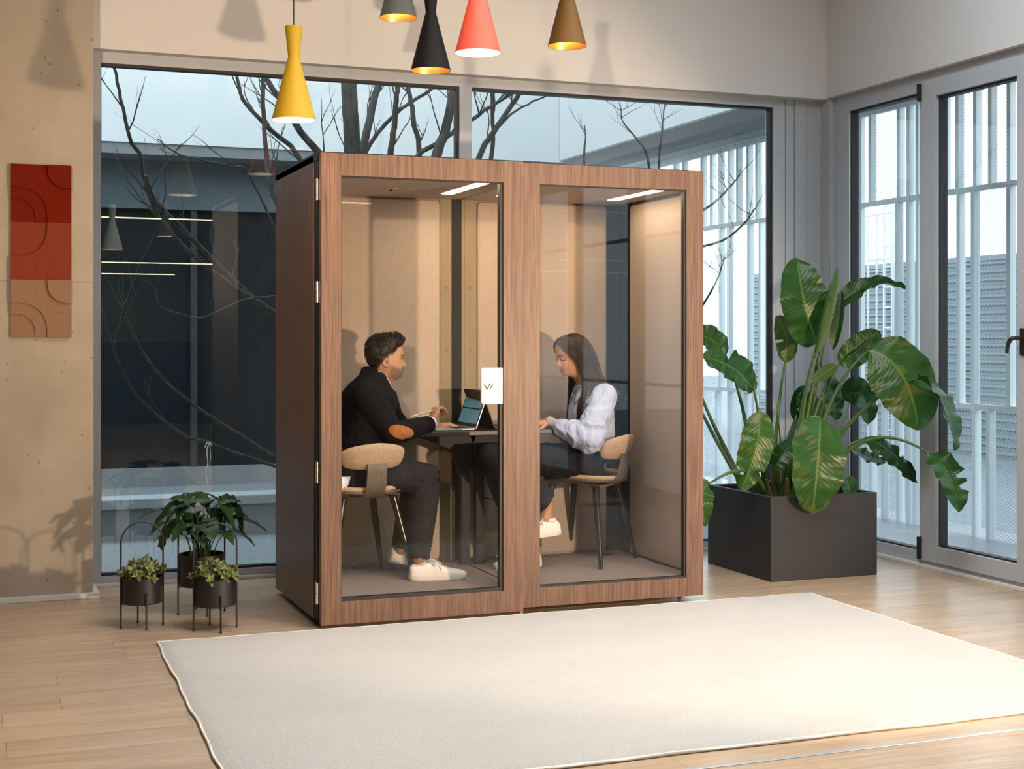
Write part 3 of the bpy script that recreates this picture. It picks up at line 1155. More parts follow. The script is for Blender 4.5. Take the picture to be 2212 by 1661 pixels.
def mesh_field(ya, yb, z0, z1):
    w = round(yb - ya, 2)
    h = round(z1 - z0, 2)
    if w < .04:
        return
    key = (w, h)
    if key not in mesh_cache:
        mb = MB()
        py, pz, t = .034, .0225, .0017
        n = int(w / py + h / pz) + 2
        for s in (1, -1):
            for k in range(n):
                c = k * pz
                # line z = c - (pz/py)*u*... clipped to the rectangle
                m = pz / py
                u0, u1 = max(0, (c - h) / m), min(w, c / m)
                if u1 - u0 < .004:
                    continue
                a, b = (u0, c - m * u0), (u1, c - m * u1)
                if s < 0:
                    a, b = (w - a[0], a[1]), (w - b[0], b[1])
                mb.bar((s * .0012, a[0], a[1]), (s * .0012, b[0], b[1]), t, t * 1.4)
        me = mb.mesh('wire_mesh', recalc=False)
        me.materials.append(wire_m)
        mesh_cache[key] = me
    o = bpy.data.objects.new('wire_mesh', mesh_cache[key])
    COL.objects.link(o)
    o.parent = scr
    o.matrix_parent_inverse = wmat(scr).inverted()
    o.location = (XS + .012, ya, z0)
    o['kind'] = 'stuff'


for z in RAIL:
    MB().box(XS - .022, XS + .022, -3.0, 15.5, z - .017, z + .017).build('rail', steel_white, scr)
MB().box(XS - .022, XS + .022, -3.0, 15.5, 3.02, 3.05).build('rail', steel_white, scr)
c6 = lambda v: 1790 + v / 3.775
c7 = lambda v: 1790 + v / 3.46
c8 = lambda v: 1500 + v / 1.89
up = [(c6(a), c6(b)) for a, b in ((243, 285), (335, 380), (567, 612), (648, 690), (720, 765), (945, 975), (1045, 1092), (1190, 1240), (1313, 1362), (1467, 1515), (1640, 1690))]
up += [(c8(a), c8(b)) for a, b in ((-80, -65), (-45, -30), (30, 46), (68, 85), (102, 118), (142, 158), (176, 192), (218, 235), (255, 270))]
mid = [(c6(a), c6(b)) for a, b in ((240, 285), (552, 600), (645, 690), (720, 765), (1055, 1103), (1170, 1222), (1465, 1513), (1640, 1690))]
mid += [(c8(a), c8(b)) for a, b in ((-60, -45), (10, 24), (105, 120), (137, 155), (222, 238), (268, 284))]
low = [(c7(a), c7(b)) for a, b in ((-80, -45), (60, 100), (310, 352), (405, 440), (517, 555), (590, 625), (640, 680), (1080, 1128), (1187, 1237), (1500, 1560))]
low += [(c8(a), c8(b)) for a, b in ((20, 36), (90, 106), (140, 156), (200, 216), (240, 256))]
tiers = ((up, RAIL[1], 3.03), (mid, RAIL[0], RAIL[1]), (low, -.06, RAIL[0]))
for bars, z0, z1 in tiers:
    ys = sorted(y_at((a + b) / 2) for a, b in bars)
    # the rhythm goes on beyond the frame, towards the viewer
    q = ys[0]
    k = 0
    while q > 2.5:
        q -= (.26, .16)[k % 2]
        k += 1
        ys.insert(0, q)
    for q in ys:
        tube_bar(q, z0, z1)


def fields(pairs, conv, z0, z1):
    for a, b in pairs:
        ya, yb = y_at(conv(b)), y_at(conv(a))
        mesh_field(ya, yb, z0 + .017, z1 - .017)


fields(((185, 243), (358, 567), (705, 765), (1070, 1190), (1340, 1467)), c6, RAIL[1], 3.03)
fields(((150, 240), (578, 645), (930, 1055), (1200, 1465)), c6, RAIL[0], RAIL[1])
fields(((130, 310), (425, 517), (655, 760), (840, 1080), (1215, 1500)), c7, -.05, RAIL[0])
fields(((-30, 68), (110, 142), (184, 218), (262, 300)), c8, RAIL[1], 3.03)
fields(((24, 105), (146, 222)), c8, RAIL[0], RAIL[1])
fields(((36, 90), (156, 200), (210, 240)), c8, -.05, RAIL[0])

# corrugated plant room on the roof beyond
XC = 11.0
cor_m = mat('corrugated_grey_metal', (.23, .275, .30), .5, metal=.1, noise_amt=.12, noise_scale=(.3, .5, 4))


def corrugated(name, ya, yb, z0, z1, x, parent, pitch=.095, amp=.034):
    mb = MB()
    n = int((z1 - z0) / pitch)
    prof = []
    for k in range(n):
        zb = z0 + k * pitch
        prof += [(x, zb), (x, zb + pitch * .38), (x - amp, zb + pitch * .55), (x - amp, zb + pitch * .85)]
    prof.append((x, z1))
    P = [[(px, yq, pz) for (px, pz) in prof] for yq in (ya, yb)]
    mb.grid(P)
    return mb.build(name, cor_m, parent)


sh = thing('plant_room', 'grey corrugated metal plant room on the roof behind the screen', 'building', (12, 17, 0))
corrugated('wall_sheet', 6.5, 11.05, -.06, 2.24, XC, sh)
corrugated('wall_sheet', 11.05, 16.2, -.06, 2.24, XC, sh)
corrugated('wall_sheet', 16.2, 18.6, -.06, 2.25, XC, sh)
MB().box(XC + .02, XC + 4, 6.4, 18.65, -.06, 2.22).build('core', out_grey, sh)
MB().box(XC - .04, XC + 4.1, 6.35, 18.7, 2.22, 2.28).build('roof_cap', cor_m, sh)
# access ladder with a guard rail in front of it
la = thing('access_ladder', 'white steel access ladder with guard rail before the corrugated plant room', 'ladder', (10.6, 14, 0))


def at_ladder(px, py):
    return atX(px, py, 10.55)


yl0, yl1 = at_ladder(1910, 600).y, at_ladder(1930, 600).y
for q in (yl0, yl1):
    MB().tube([(10.55, q, -.05), (10.55, q, 3.05)], .016, 8).build('stile', steel_white, la)
for k in range(12):
    MB().tube([(10.55, yl0, .2 + k * .25), (10.55, yl1, .2 + k * .25)], .011, 6).build('rung', steel_white, la)
ym0, ym1 = at_ladder(1934, 600).y, at_ladder(1862, 600).y
for z in (2.30, 2.86):
    MB().tube([(10.5, ym0, z), (10.5, ym1, z)], .015, 8).build('guard_rail', steel_white, la)
for px in (1865, 1883, 1901, 1934):
    q = at_ladder(px, 600).y
    MB().tube([(10.5, q, -.05), (10.5, q, 2.86)], .012, 8).build('guard_post', steel_white, la)


# ---- bare courtyard tree: several stems and their boughs, each drawn from measured points
bark = mat('wet_bark', (.055, .052, .046), .8, noise_amt=.55, noise_scale=(30, 30, 8), bump=.7, bump_scale=60, col2=(.012, .013, .012))


def twig(mb, p, d, r, L, depth, rg):
    n = 5
    pts = [p]
    q = Vector(p)
    dd = Vector(d).normalized()
    for i in range(n):
        dd = (dd + Vector((rg.uniform(-.22, .22), rg.uniform(-.2, .2), rg.uniform(-.08, .22)))).normalized()
        q = q + dd * (L / n)
        pts.append(q)
    mb.tube(pts, [r * (1 - .75 * i / n) for i in range(n + 1)], 4 if r < .004 else 5)
    if depth > 0:
        for k in range(rg.choice((1, 1, 2))):
            i = rg.randint(1, n - 1)
            nd = (dd + Vector((rg.uniform(-1, 1), rg.uniform(-.6, .6), rg.uniform(-.2, .8))) * .9).normalized()
            twig(mb, pts[i], nd, r * .6, L * rg.uniform(.4, .7), depth - 1, rg)


boughs = [
    # (pixel path, Y start, Y end, width px start, width px end, twigs)
    ([(720, 760), (600, 690), (480, 580), (390, 490), (340, 440), (312, 385), (300, 330), (280, 300), (262, 215), (246, 145), (240, 120)], 9.9, 9.1, 13, 5, 10),
    ([(720, 760), (590, 672), (500, 615), (410, 545), (350, 478), (320, 418), (314, 380)], 9.9, 9.3, 11, 7, 7),
    ([(700, 1040), (590, 985), (520, 940), (440, 890), (345, 812), (290, 725), (235, 610), (205, 545)], 9.8, 8.8, 9, 4, 4),
    ([(700, 1060), (600, 1010), (450, 957), (390, 935), (300, 860), (255, 780), (225, 680), (205, 610)], 9.7, 8.8, 8, 3, 4),
    ([(640, 640), (590, 640), (520, 650), (440, 685), (395, 680), (345, 660), (335, 625), (320, 608)], 9.6, 9.2, 5, 2, 2),
    ([(760, 560), (680, 420), (640, 330), (590, 285), (560, 255), (525, 215), (510, 160), (500, 130)], 10.4, 10.2, 14, 6, 8),
    ([(640, 520), (590, 420), (575, 330), (570, 260), (568, 180), (570, 140)], 10.2, 10.3, 12, 8, 6),
    ([(800, 620), (740, 420), (700, 345), (650, 285), (610, 220), (570, 165), (540, 110)], 10.6, 10.6, 22, 10, 6),
    ([(770, 640), (765, 480), (762, 340), (757, 240), (752, 160), (745, 60)], 10.3, 10.3, 42, 34, 4),
    ([(790, 560), (785, 340), (800, 255), (812, 200), (830, 150), (850, 80)], 10.8, 11.0, 22, 14, 6),
    ([(830, 540), (842, 350), (850, 290), (855, 230), (858, 180), (862, 100)], 10.1, 10.0, 16, 10, 8),
    ([(860, 560), (905, 350), (895, 270), (888, 220), (880, 185), (870, 140)], 10.5, 10.6, 14, 9, 7),
    ([(900, 520), (940, 345), (960, 290), (972, 235), (980, 190), (985, 130)], 10.0, 10.0, 26, 16, 6),
    ([(860, 430), (900, 340), (960, 300), (1010, 265), (1060, 230), (1110, 200), (1160, 170)], 10.1, 10.3, 13, 6, 9),
    ([(1000, 480), (1035, 340), (1060, 295), (1090, 250), (1120, 205), (1140, 170), (1150, 120)], 10.2, 10.2, 15, 9, 7),
    ([(1040, 480), (1062, 335), (1065, 280), (1063, 230), (1066, 190), (1066, 130)], 10.4, 10.4, 12, 7, 6),
    ([(1065, 290), (1100, 250), (1140, 225), (1185, 205), (1215, 190)], 10.3, 10.6, 7, 3, 5),
    ([(790, 420), (790, 330), (850, 250), (920, 200), (990, 150)], 10.9, 11.2, 12, 7, 7),
    ([(620, 560), (540, 380), (500, 360), (430, 345), (380, 330), (340, 300)], 9.5, 9.2, 6, 2, 5),
]
tree = thing('bare_tree', 'leafless many-stemmed tree with dark wet bark in the courtyard', 'tree', (2.2, 10.2, -.06))
rt_ = random.Random(21)
for path, ya, yb, wa, wb, nt_ in boughs:
    m = len(path)
    pts = [atY(px, py, ya + (yb - ya) * i / (m - 1)) for i, (px, py) in enumerate(path)]
    pts = smooth_path(pts, 4)
    k = len(pts)
    sc_ = 10.0 / FPX / 2
    rad = [(wa + (wb - wa) * i / (k - 1)) * sc_ for i in range(k)]
    for i in range(k):
        pts[i] = pts[i] + Vector((noise.noise((i * .7, path[0][0], 0)), 0, noise.noise((i * .7, 0, path[0][1])))) * .012
    mb = MB()
    mb.tube(pts, rad, 9)
    for _ in range(max(1, int(nt_ * .75))):
        i = rt_.randint(k // 4, k - 2)
        d = (pts[i + 1] - pts[i]).normalized()
        nd = (d * .9 + Vector((rt_.uniform(-1, 1), rt_.uniform(-.5, .5), rt_.uniform(-.1, .7)))).normalized()
        twig(mb, pts[i], nd, min(.007, rad[i] * .5), rt_.uniform(.22, .55), rt_.choice((1, 1, 2)), rt_)
    mb.build('bough', bark, tree, smooth=70)
# rooted stem carrying the boughs, hidden from the front by the booth
for a, b, r0, r1 in (((2.3, 10.2, -.06), tuple(atY(770, 640, 10.3)), .10, .07), ((2.3, 10.2, -.06), tuple(atY(720, 760, 9.9)), .07, .03), ((2.3, 10.2, -.06), tuple(atY(700, 1040, 9.8)), .05, .016),
                     ((2.3, 10.2, -.06), tuple(atY(700, 1060, 9.7)), .05, .014), ((2.35, 10.2, .3), tuple(atY(760, 560, 10.4)), .06, .03), ((2.35, 10.2, .3), tuple(atY(800, 620, 10.6)), .07, .04),
                     ((2.35, 10.2, .3), tuple(atY(790, 560, 10.8)), .07, .04), ((2.35, 10.2, .3), tuple(atY(830, 540, 10.1)), .06, .03), ((2.35, 10.2, .3), tuple(atY(860, 560, 10.5)), .06, .03),
                     ((2.35, 10.2, .3), tuple(atY(900, 520, 10.0)), .07, .045), ((2.35, 10.2, .3), tuple(atY(860, 430, 10.1)), .05, .025), ((2.35, 10.2, .3), tuple(atY(1000, 480, 10.2)), .05, .03),
                     ((2.35, 10.2, .3), tuple(atY(1040, 480, 10.4)), .05, .022), ((2.35, 10.2, .3), tuple(atY(790, 420, 10.9)), .05, .025), ((2.3, 10.2, .2), tuple(atY(640, 520, 10.2)), .05, .022), ((2.3, 10.2, .2), tuple(atY(640, 640, 9.6)), .03, .01), ((2.3, 10.2, .2), tuple(atY(620, 560, 9.5)), .03, .012)):
    MB().tube([a, (Vector(a) + Vector(b)) / 2 + Vector((.05, 0, .06)), b], [r0, (r0 + r1) / 2, r1], 10).build('stem', bark, tree, smooth=70)
# slender bare saplings in the same bed
for px, path, ya in ((1262, [(1260, 480), (1262, 330), (1265, 300), (1263, 270)], 9.8), (1430, [(1420, 480), (1424, 340), (1428, 300), (1432, 260), (1436, 222)], 9.9), (1380, [(1410, 480), (1400, 345), (1375, 300), (1345, 262), (1342, 235)], 9.7),
                     (1520, [(1490, 470), (1540, 440), (1580, 400), (1602, 372)], 8.9), (1560, [(1480, 540), (1560, 520), (1610, 480), (1628, 452)], 8.8), (1550, [(1490, 700), (1530, 640), (1555, 590), (1560, 560)], 8.7)):
    t = thing('bare_sapling', {1262: 'short cut sapling stem standing above the booth roof', 1430: 'thin bare sapling with forked top above the booth roof', 1380: 'slanting bare sapling left of the forked one',
                               1520: 'thin bare twig reaching up right of the booth', 1560: 'long low bare twig right of the booth', 1550: 'small bare twig behind the big leaves right of the booth'}[px], 'sapling', (0, 0, 0))
    pts = smooth_path([atY(a, b, ya) for a, b in path], 4)
    foot = Vector((pts[0].x - .1, pts[0].y + .3, -.05)) if path[0][0] < 1480 else Vector((3.9 + (px - 1540) * .006, 9.0 + (px - 1540) * .004, -.05))
    pts = [foot] + pts
    t.location = foot
    k = len(pts)
    mb = MB()
    mb.tube(pts, [.012 * (1 - .75 * i / (k - 1)) for i in range(k)], 6)
    for _ in range(7 if px != 1262 else 2):
        i = rt_.randint(k // 2, k - 2)
        twig(mb, pts[i], Vector((rt_.uniform(-1, 1), rt_.uniform(-.4, .4), rt_.uniform(.2, 1))), .003, rt_.uniform(.12, .3), 1, rt_)
    mb.build('stem', bark, t, smooth=70)

# pale string tied round a low bough
sp_ = [atY(452, 957, 9.15), atY(447, 972, 9.15), atY(449, 1000, 9.15), atY(445, 1022, 9.15), atY(449, 1046, 9.15)]
sm_b = MB()
sm_b.tube(smooth_path(sp_, 4), .0035, 6)
sm_b.tube(smooth_path([atY(443, 966, 9.15), atY(447, 957, 9.14), atY(454, 956, 9.14), atY(457, 964, 9.15)], 4), .0035, 6)
sm_b.tube(smooth_path([atY(452, 960, 9.15), atY(455, 985, 9.15), atY(452, 1012, 9.15), atY(456, 1036, 9.15)], 4), .0025, 6)
tag(sm_b.build('string', mat('pale_string', (.55, .60, .55), .8), smooth=60), 'pale frayed string hanging from a low bough outside the window', 'string')
# ================================================================== pendant lamps
gold_in = mat('gold_inside', (.92, .50, .11), .36, metal=1.0)
white_in = mat('white_inside', (.90, .88, .84), .6)
bulb_m = mat('bulb', (1, .9, .7), .5, emit=(1.0, .74, .42), estr=35)


def pendant(label, pos, col, inside, rim=.096, h=.41, power=6.0, group=None):
    """pos: centre of the rim"""
    x, y, z = pos
    t = thing('pendant_lamp', label, 'lamp', pos, group=group)
    m = mat('shade_' + label.split()[0], col, .62, spec=.2 if max(col) < .02 else .4, bump=.15, bump_scale=250) if len(col) == 3 else col
    hw = h * .335                   # height of the upper flare
    hn = h - hw                     # waist height above the rim
    s = MB()
    prof = [(rim, 0), (rim * .985, .006), (rim * .30, hn * .955), (rim * .262, hn), (rim * .262, hn + .012), (rim * .40, h - .004), (rim * .39, h), (0.004, h)]
    s.lathe(prof, pos, 40)
    s.build('shade', m, t, smooth=30)
    i = MB()
    i.lathe([(rim, 0), (rim * .972, .001), (rim * .285, hn * .95), (.002, hn * .97)], pos, 40)
    i.build('inner_reflector', inside, t, smooth=30)
    c = MB()
    c.tube([(x, y, z + h), (x, y, 3.95)], .0032, 8)
    c.build('cord', M['blackmetal'], t)
    b = MB()
    b.ball((x, y, z + hn * .42), .024, 14, 10)
    b.tube([(x, y, z + hn * .47), (x, y, z + hn * .9)], .012, 10)
    b.build('bulb', bulb_m, t, smooth=60)
    ld = bpy.data.lights.new('pendant_bulb', 'POINT')
    ld.energy = power
    ld.color = (1.0, .76, .48)
    ld.shadow_soft_size = .026
    lo = bpy.data.objects.new('pendant_bulb', ld)
    COL.objects.link(lo)
    lo.location = (x, y, z + hn * .30)
    return t


def lamp_at(px, py, d):
    return CAMP + ray(px, py) * d


pendant('yellow cone pendant lamp hanging lowest, left of the booth roof', lamp_at(634.5, 260, 6.20), (.46, .285, .008), white_in, power=7)
pendant('grey cone pendant lamp cut by the top of the picture', lamp_at(860.5, 39, 7.18), (.13, .145, .14), gold_in, rim=.0955)
pendant('black cone pendant lamp between the grey and the red lamps', lamp_at(930.5, 153, 6.70), (.006, .006, .007), gold_in, rim=.0955)
pendant('red cone pendant lamp with glowing white inside', lamp_at(1032.5, 115, 5.88), (.62, .065, .035), white_in, power=7)
pendant('brown cone pendant lamp, rightmost of the five', lamp_at(1225, 100, 6.92), (.125, .060, .006), gold_in, rim=.0955)
# lamps of the same set above and behind the viewer, seen only as mirrored discs in the dark window
pendant('white cone lamp mirrored low at the left edge of the dark window', (1.2, 2.4, 2.13), (.6, .6, .58), white_in, power=4, group='lamps mirrored in the window')
pendant('white cone lamp mirrored beside the bright line in the dark window', (2.1, -1.0, 2.50), (.6, .6, .58), white_in, power=4, group='lamps mirrored in the window')

# ================================================================== wall tiles on the concrete
tile_cols = [((.165, .013, .004), 'dark red felt relief tile on the concrete wall, topmost of three'),
             ((.235, .045, .024), 'salmon red felt relief tile on the concrete wall, middle of three'),
             ((.30, .170, .108), 'beige felt relief tile on the concrete wall, lowest of three')]
TW = .288
TX0, YW = .186, 7.54


def arc_poly(cx, cz, r0, r1, q, n=14, sq=2.7):
    """quarter band between two rounded-square arcs about a corner; q gives the x and z sense"""
    def pt(r, a):
        c_, s_ = math.cos(a), math.sin(a)
        k = (abs(c_) ** sq + abs(s_) ** sq) ** (-1 / sq)
        return (cx + q[0] * r * k * c_, cz + q[1] * r * k * s_)
    outp = [pt(r1, PI / 2 * i / n) for i in range(n + 1)]
    inn = [pt(r0, PI / 2 * i / n) for i in range(n, -1, -1)] if r0 > 0 else [(cx, cz)]
    return outp + inn


for ti, (col, lab) in enumerate(tile_cols):
    z1 = 2.200 - ti * .2895
    z0 = z1 - .2885
    t = thing('wall_tile', lab, 'wall tile', (TX0 + TW / 2, YW, (z0 + z1) / 2), group='relief tiles on the concrete wall')
    tm = mat('felt_%d' % ti, col, .95, spec=.1, noise_amt=.12, noise_scale=(160, 160, 160), bump=.4, bump_scale=500)
    x0, x1 = TX0, TX0 + TW
    flip = (ti == 1)
    R1, R2 = TW * .40, TW * .60
    BG = .031                      # how far the ground piece stands off the wall
    if not flip:                   # arcs about the lower left and the upper right corner
        corners = [((x0, z0), (1, 1), .016, .023), ((x1, z1), (-1, -1), .046, .030)]
    else:                          # arcs about the upper left and the lower right corner
        corners = [((x0, z1), (1, -1), .0155, .0165), ((x1, z0), (-1, 1), .032, .0315)]
    MB().box(x0, x1, YW - .010, YW, z0, z1).build('back_board', tm, t)

    def arc(c, q, r, rev=False):
        p = [(a, b) for a, b in arc_poly(c[0], c[1], 0, r, q)[:-1]]
        return p[::-1] if rev else p
    (ca_, qa, _, _), (cb_, qb, _, _) = corners
    # arc() runs from the horizontal to the vertical edge of its corner
    A1 = arc(ca_, qa, R2 + .0006)
    B1 = arc(cb_, qb, R2 + .0006)
    oa = (x1, ca_[1])              # free corner on the first arc's horizontal edge
    ob = (x0, cb_[1])              # free corner on the second arc's horizontal edge
    ground_piece = A1[::-1] + [oa] + B1[::-1] + [ob]
    # A1 reversed ends on the horizontal edge of corner a; then corner oa, up the side to B1's vertical end
    MB().prism([(px, YW - .010, pz) for px, pz in ground_piece], (0, -(BG - .010), 0)).build('ground_piece', tm, t)
    for c, q, di, db in corners:
        MB().prism([(px, YW - .010, pz) for px, pz in arc_poly(c[0], c[1], 0, R1, q)], (0, -(di - .010), 0)).build('inner_piece', tm, t)
        MB().prism([(px, YW - .010, pz) for px, pz in arc_poly(c[0], c[1], R1 + .0006, R2, q)], (0, -(db - .010), 0)).build('arc_piece', tm, t)

# ================================================================== plant stands
def plant_stand(label, c, r, zb, zt, ztop, rot):
    """ring of four legs, the left and right pair running up into an arch"""
    t = thing('plant_stand', label, 'plant stand', (c[0], c[1], 0), group='arched metal plant stands')
    pot = MB()
    pr = r * .955
    pot.lathe([(0, zb), (pr - .004, zb), (pr, zb + .004), (pr, zt), (pr - .003, zt), (pr - .004, zb + .01), (0, zb + .01)], (c[0], c[1], 0), 40)
    pot.build('pot', M['blackmetal'], t, smooth=40)
    so = MB()
    so.lathe([(0, zt - .022), (pr - .004, zt - .026)], (c[0], c[1], 0), 24)
    so.build('soil', mat('potting_soil', (.03, .02, .013), .95, bump=.8, bump_scale=150), t)
    ca, sa = math.cos(rot), math.sin(rot)
    R = lambda u, v: (c[0] + u * ca - v * sa, c[1] + u * sa + v * ca)
    tr = .0042
    fr = MB()
    pts = [(*R(-r, 0), 0)]
    pts.append((*R(-r, 0), ztop - r))
    for k in range(1, 24):
        a = PI - PI * k / 24
        pts.append((*R(r * math.cos(a), 0), ztop - r + r * math.sin(a)))
    pts.append((*R(r, 0), ztop - r))
    pts.append((*R(r, 0), 0))
    fr.tube(pts, tr, 8)
    fr.build('arch', M['blackmetal'], t, smooth=60)
    for s in (-1, 1):
        lg = MB()
        lg.tube([(*R(0, s * r), 0), (*R(0, s * r), zb + .055)], tr, 8)
        lg.build('leg', M['blackmetal'], t, smooth=60)
    cr = MB()
    cr.bar((*R(-r, 0), zb - .002), (*R(r, 0), zb - .002), .006)
    cr.bar((*R(0, -r), zb - .002), (*R(0, r), zb - .002), .006)
    cr.build('cross_bar', M['blackmetal'], t)
    for u, v in ((-r, 0), (r, 0), (0, -r), (0, r)):
        f = MB()
        q = R(u, v)
        f.lathe([(0, 0), (.0055, 0), (.0055, .008), (.0043, .012)], (q[0], q[1], 0), 10)
        f.build('foot', M['gasket'], t)
    return t


STANDS = [((.735, 6.695), .096, .112, .232, .483, .09), ((1.040, 6.515), .099, .112, .236, .484, .09), ((1.040, 6.925), .113, .136, .288, .577, .09)]
plant_stand('low arched black plant stand nearest the concrete wall', *STANDS[0])
plant_stand('low arched black plant stand in front of the taller one', *STANDS[1])
plant_stand('taller arched black plant stand by the window, behind the two low ones', *STANDS[2])


def leaf_mat(name, base, tipc, vein, rough=.4, vein_n=14, spots=0.0):
    """uv: u across (midrib at .5), v along; side veins sweep towards the tip"""
    m, nt, p = new_mat(name)
    uv = N(nt, 'ShaderNodeUVMap')
    sp = N(nt, 'ShaderNodeSeparateXYZ')
    nt.links.new(uv.outputs[0], sp.inputs[0])
    sb = N(nt, 'ShaderNodeMath', operation='SUBTRACT')
    sb.inputs[1].default_value = .5
    nt.links.new(sp.outputs['X'], sb.inputs[0])
    ab = N(nt, 'ShaderNodeMath', operation='ABSOLUTE')
    nt.links.new(sb.outputs[0], ab.inputs[0])
    # vein phase
    ma = N(nt, 'ShaderNodeMath', operation='MULTIPLY_ADD')
    ma.inputs[1].default_value = -.35
    nt.links.new(ab.outputs[0], ma.inputs[0])
    nt.links.new(sp.outputs['Y'], ma.inputs[2])
    fr = N(nt, 'ShaderNodeMath', operation='MULTIPLY')
    fr.inputs[1].default_value = vein_n * 2 * PI
    nt.links.new(ma.outputs[0], fr.inputs[0])
    sn = N(nt, 'ShaderNodeMath', operation='SINE')
    nt.links.new(fr.outputs[0], sn.inputs[0])
    mr = N(nt, 'ShaderNodeMapRange')
    mr.inputs['From Min'].default_value = -1
    nt.links.new(sn.outputs[0], mr.inputs['Value'])
    tc = N(nt, 'ShaderNodeTexCoord')
    nz = N(nt, 'ShaderNodeTexNoise', Scale=9.0, Detail=3.0)
    nt.links.new(tc.outputs['Object'], nz.inputs['Vector'])
    oi = N(nt, 'ShaderNodeObjectInfo')
    ad = N(nt, 'ShaderNodeMath', operation='MULTIPLY_ADD')
    ad.inputs[1].default_value = .35
    nt.links.new(oi.outputs['Random'], ad.inputs[0])
    nt.links.new(nz.outputs['Fac'], ad.inputs[2])
    rp = N(nt, 'ShaderNodeValToRGB')
    rp.color_ramp.elements[0].position = .35
    rp.color_ramp.elements[1].position = .85
    rp.color_ramp.elements[0].color = c4(base)
    rp.color_ramp.elements[1].color = c4(tipc)
    nt.links.new(ad.outputs[0], rp.inputs[0])
    mx = N(nt, 'ShaderNodeMix', data_type='RGBA', blend_type='MULTIPLY')
    mx.inputs['B'].default_value = (.72, .80, .72, 1)
    fm = N(nt, 'ShaderNodeMath', operation='MULTIPLY')
    fm.inputs[1].default_value = .55
    nt.links.new(mr.outputs[0], fm.inputs[0])
    nt.links.new(fm.outputs[0], mx.inputs['Factor'])
    nt.links.new(rp.outputs[0], mx.inputs['A'])
    out = mx.outputs['Result']
    lt = N(nt, 'ShaderNodeMath', operation='LESS_THAN')
    lt.inputs[1].default_value = .022
    nt.links.new(ab.outputs[0], lt.inputs[0])
    m2 = N(nt, 'ShaderNodeMix', data_type='RGBA')
    m2.inputs['B'].default_value = c4(vein)
    nt.links.new(lt.outputs[0], m2.inputs['Factor'])
    nt.links.new(out, m2.inputs['A'])
    out = m2.outputs['Result']
    if spots:
        # worn yellow-brown scorch streaks following the side veins
        cv = N(nt, 'ShaderNodeCombineXYZ')
        mu = N(nt, 'ShaderNodeMath', operation='MULTIPLY')
        mu.inputs[1].default_value = 3.0
        nt.links.new(ab.outputs[0], mu.inputs[0])
        mv = N(nt, 'ShaderNodeMath', operation='MULTIPLY')
        mv.inputs[1].default_value = 26.0
        nt.links.new(ma.outputs[0], mv.inputs[0])
        nt.links.new(mu.outputs[0], cv.inputs[0])
        nt.links.new(mv.outputs[0], cv.inputs[1])
        nt.links.new(oi.outputs['Random'], cv.inputs[2])
        ns = N(nt, 'ShaderNodeTexNoise', Scale=1.0, Detail=4.0)
        nt.links.new(cv.outputs[0], ns.inputs['Vector'])
        nl = N(nt, 'ShaderNodeTexNoise', Scale=7.0, Detail=1.0)
        nt.links.new(tc.outputs['Object'], nl.inputs['Vector'])
        pr = N(nt, 'ShaderNodeMath', operation='MULTIPLY')
        nt.links.new(ns.outputs['Fac'], pr.inputs[0])
        nt.links.new(nl.outputs['Fac'], pr.inputs[1])
        rs = N(nt, 'ShaderNodeValToRGB')
        rs.color_ramp.elements[0].position = .30
        rs.color_ramp.elements[1].position = .36
        nt.links.new(pr.outputs[0], rs.inputs[0])
        ms = N(nt, 'ShaderNodeMath', operation='MULTIPLY')
        ms.inputs[1].default_value = spots
        nt.links.new(rs.outputs[0], ms.inputs[0])
        m3 = N(nt, 'ShaderNodeMix', data_type='RGBA')
        m3.inputs['B'].default_value = (.26, .19, .05, 1)
        nt.links.new(ms.outputs[0], m3.inputs['Factor'])
        nt.links.new(out, m3.inputs['A'])
        out = m3.outputs['Result']
    nt.links.new(out, p.inputs['Base Color'])
    p.inputs['Roughness'].default_value = rough
    p.inputs['Specular IOR Level'].default_value = .35
    bp = N(nt, 'ShaderNodeBump', Strength=.13, Distance=.004)
    nt.links.new(mr.outputs[0], bp.inputs['Height'])
    nt.links.new(bp.outputs[0], p.inputs['Normal'])
    # a little light comes through the blade
    o = [n for n in nt.nodes if n.type == 'OUTPUT_MATERIAL'][0]
    tr = N(nt, 'ShaderNodeBsdfTranslucent')
    nt.links.new(out, tr.inputs[0])
    ms_ = N(nt, 'ShaderNodeMixShader')
    ms_.inputs[0].default_value = .18
    nt.links.new(p.outputs[0], ms_.inputs[1])
    nt.links.new(tr.outputs[0], ms_.inputs[2])
    nt.links.new(ms_.outputs[0], o.inputs[0])
    return m


# small-leaved succulents: one leaf mesh, each leaf its own part
succ = leaf_mat('pale_green_leaf', (.16, .19, .065), (.30, .33, .15), (.34, .36, .19), .6, 3)


def leaf_blade(L, Wd, nu=4, nv=7, fold=.18, curl=.12, pt=.6):
    P, UV = [], []
    for i in range(nu * 2 + 1):
        u = i / (nu * 2)
        rowp, ruv = [], []
        for j in range(nv + 1):
            v = j / nv
            w = Wd / 2 * (math.sin(PI * v ** pt) ** .8 if 0 < v < 1 else 0.0)
            s = (u - .5) * 2
            rowp.append((s * w, v * L, abs(s) * w * fold * 2 - curl * L * v * v))
            ruv.append((u, v))
        P.append(rowp)
        UV.append(ruv)
    mb = MB()
    mb.grid(P, UV)
    return mb.mesh('leaf', 60)


def orient(yd, zd):
    """matrix whose y axis is yd and whose z axis is near zd"""
    yv = Vector(yd).normalized()
    zv = Vector(zd)
    zv = (zv - yv * zv.dot(yv))
    zv = zv.normalized() if zv.length > 1e-5 else frame_of(yv)[0]
    xv = yv.cross(zv)
    return Matrix((xv, yv, zv)).transposed()


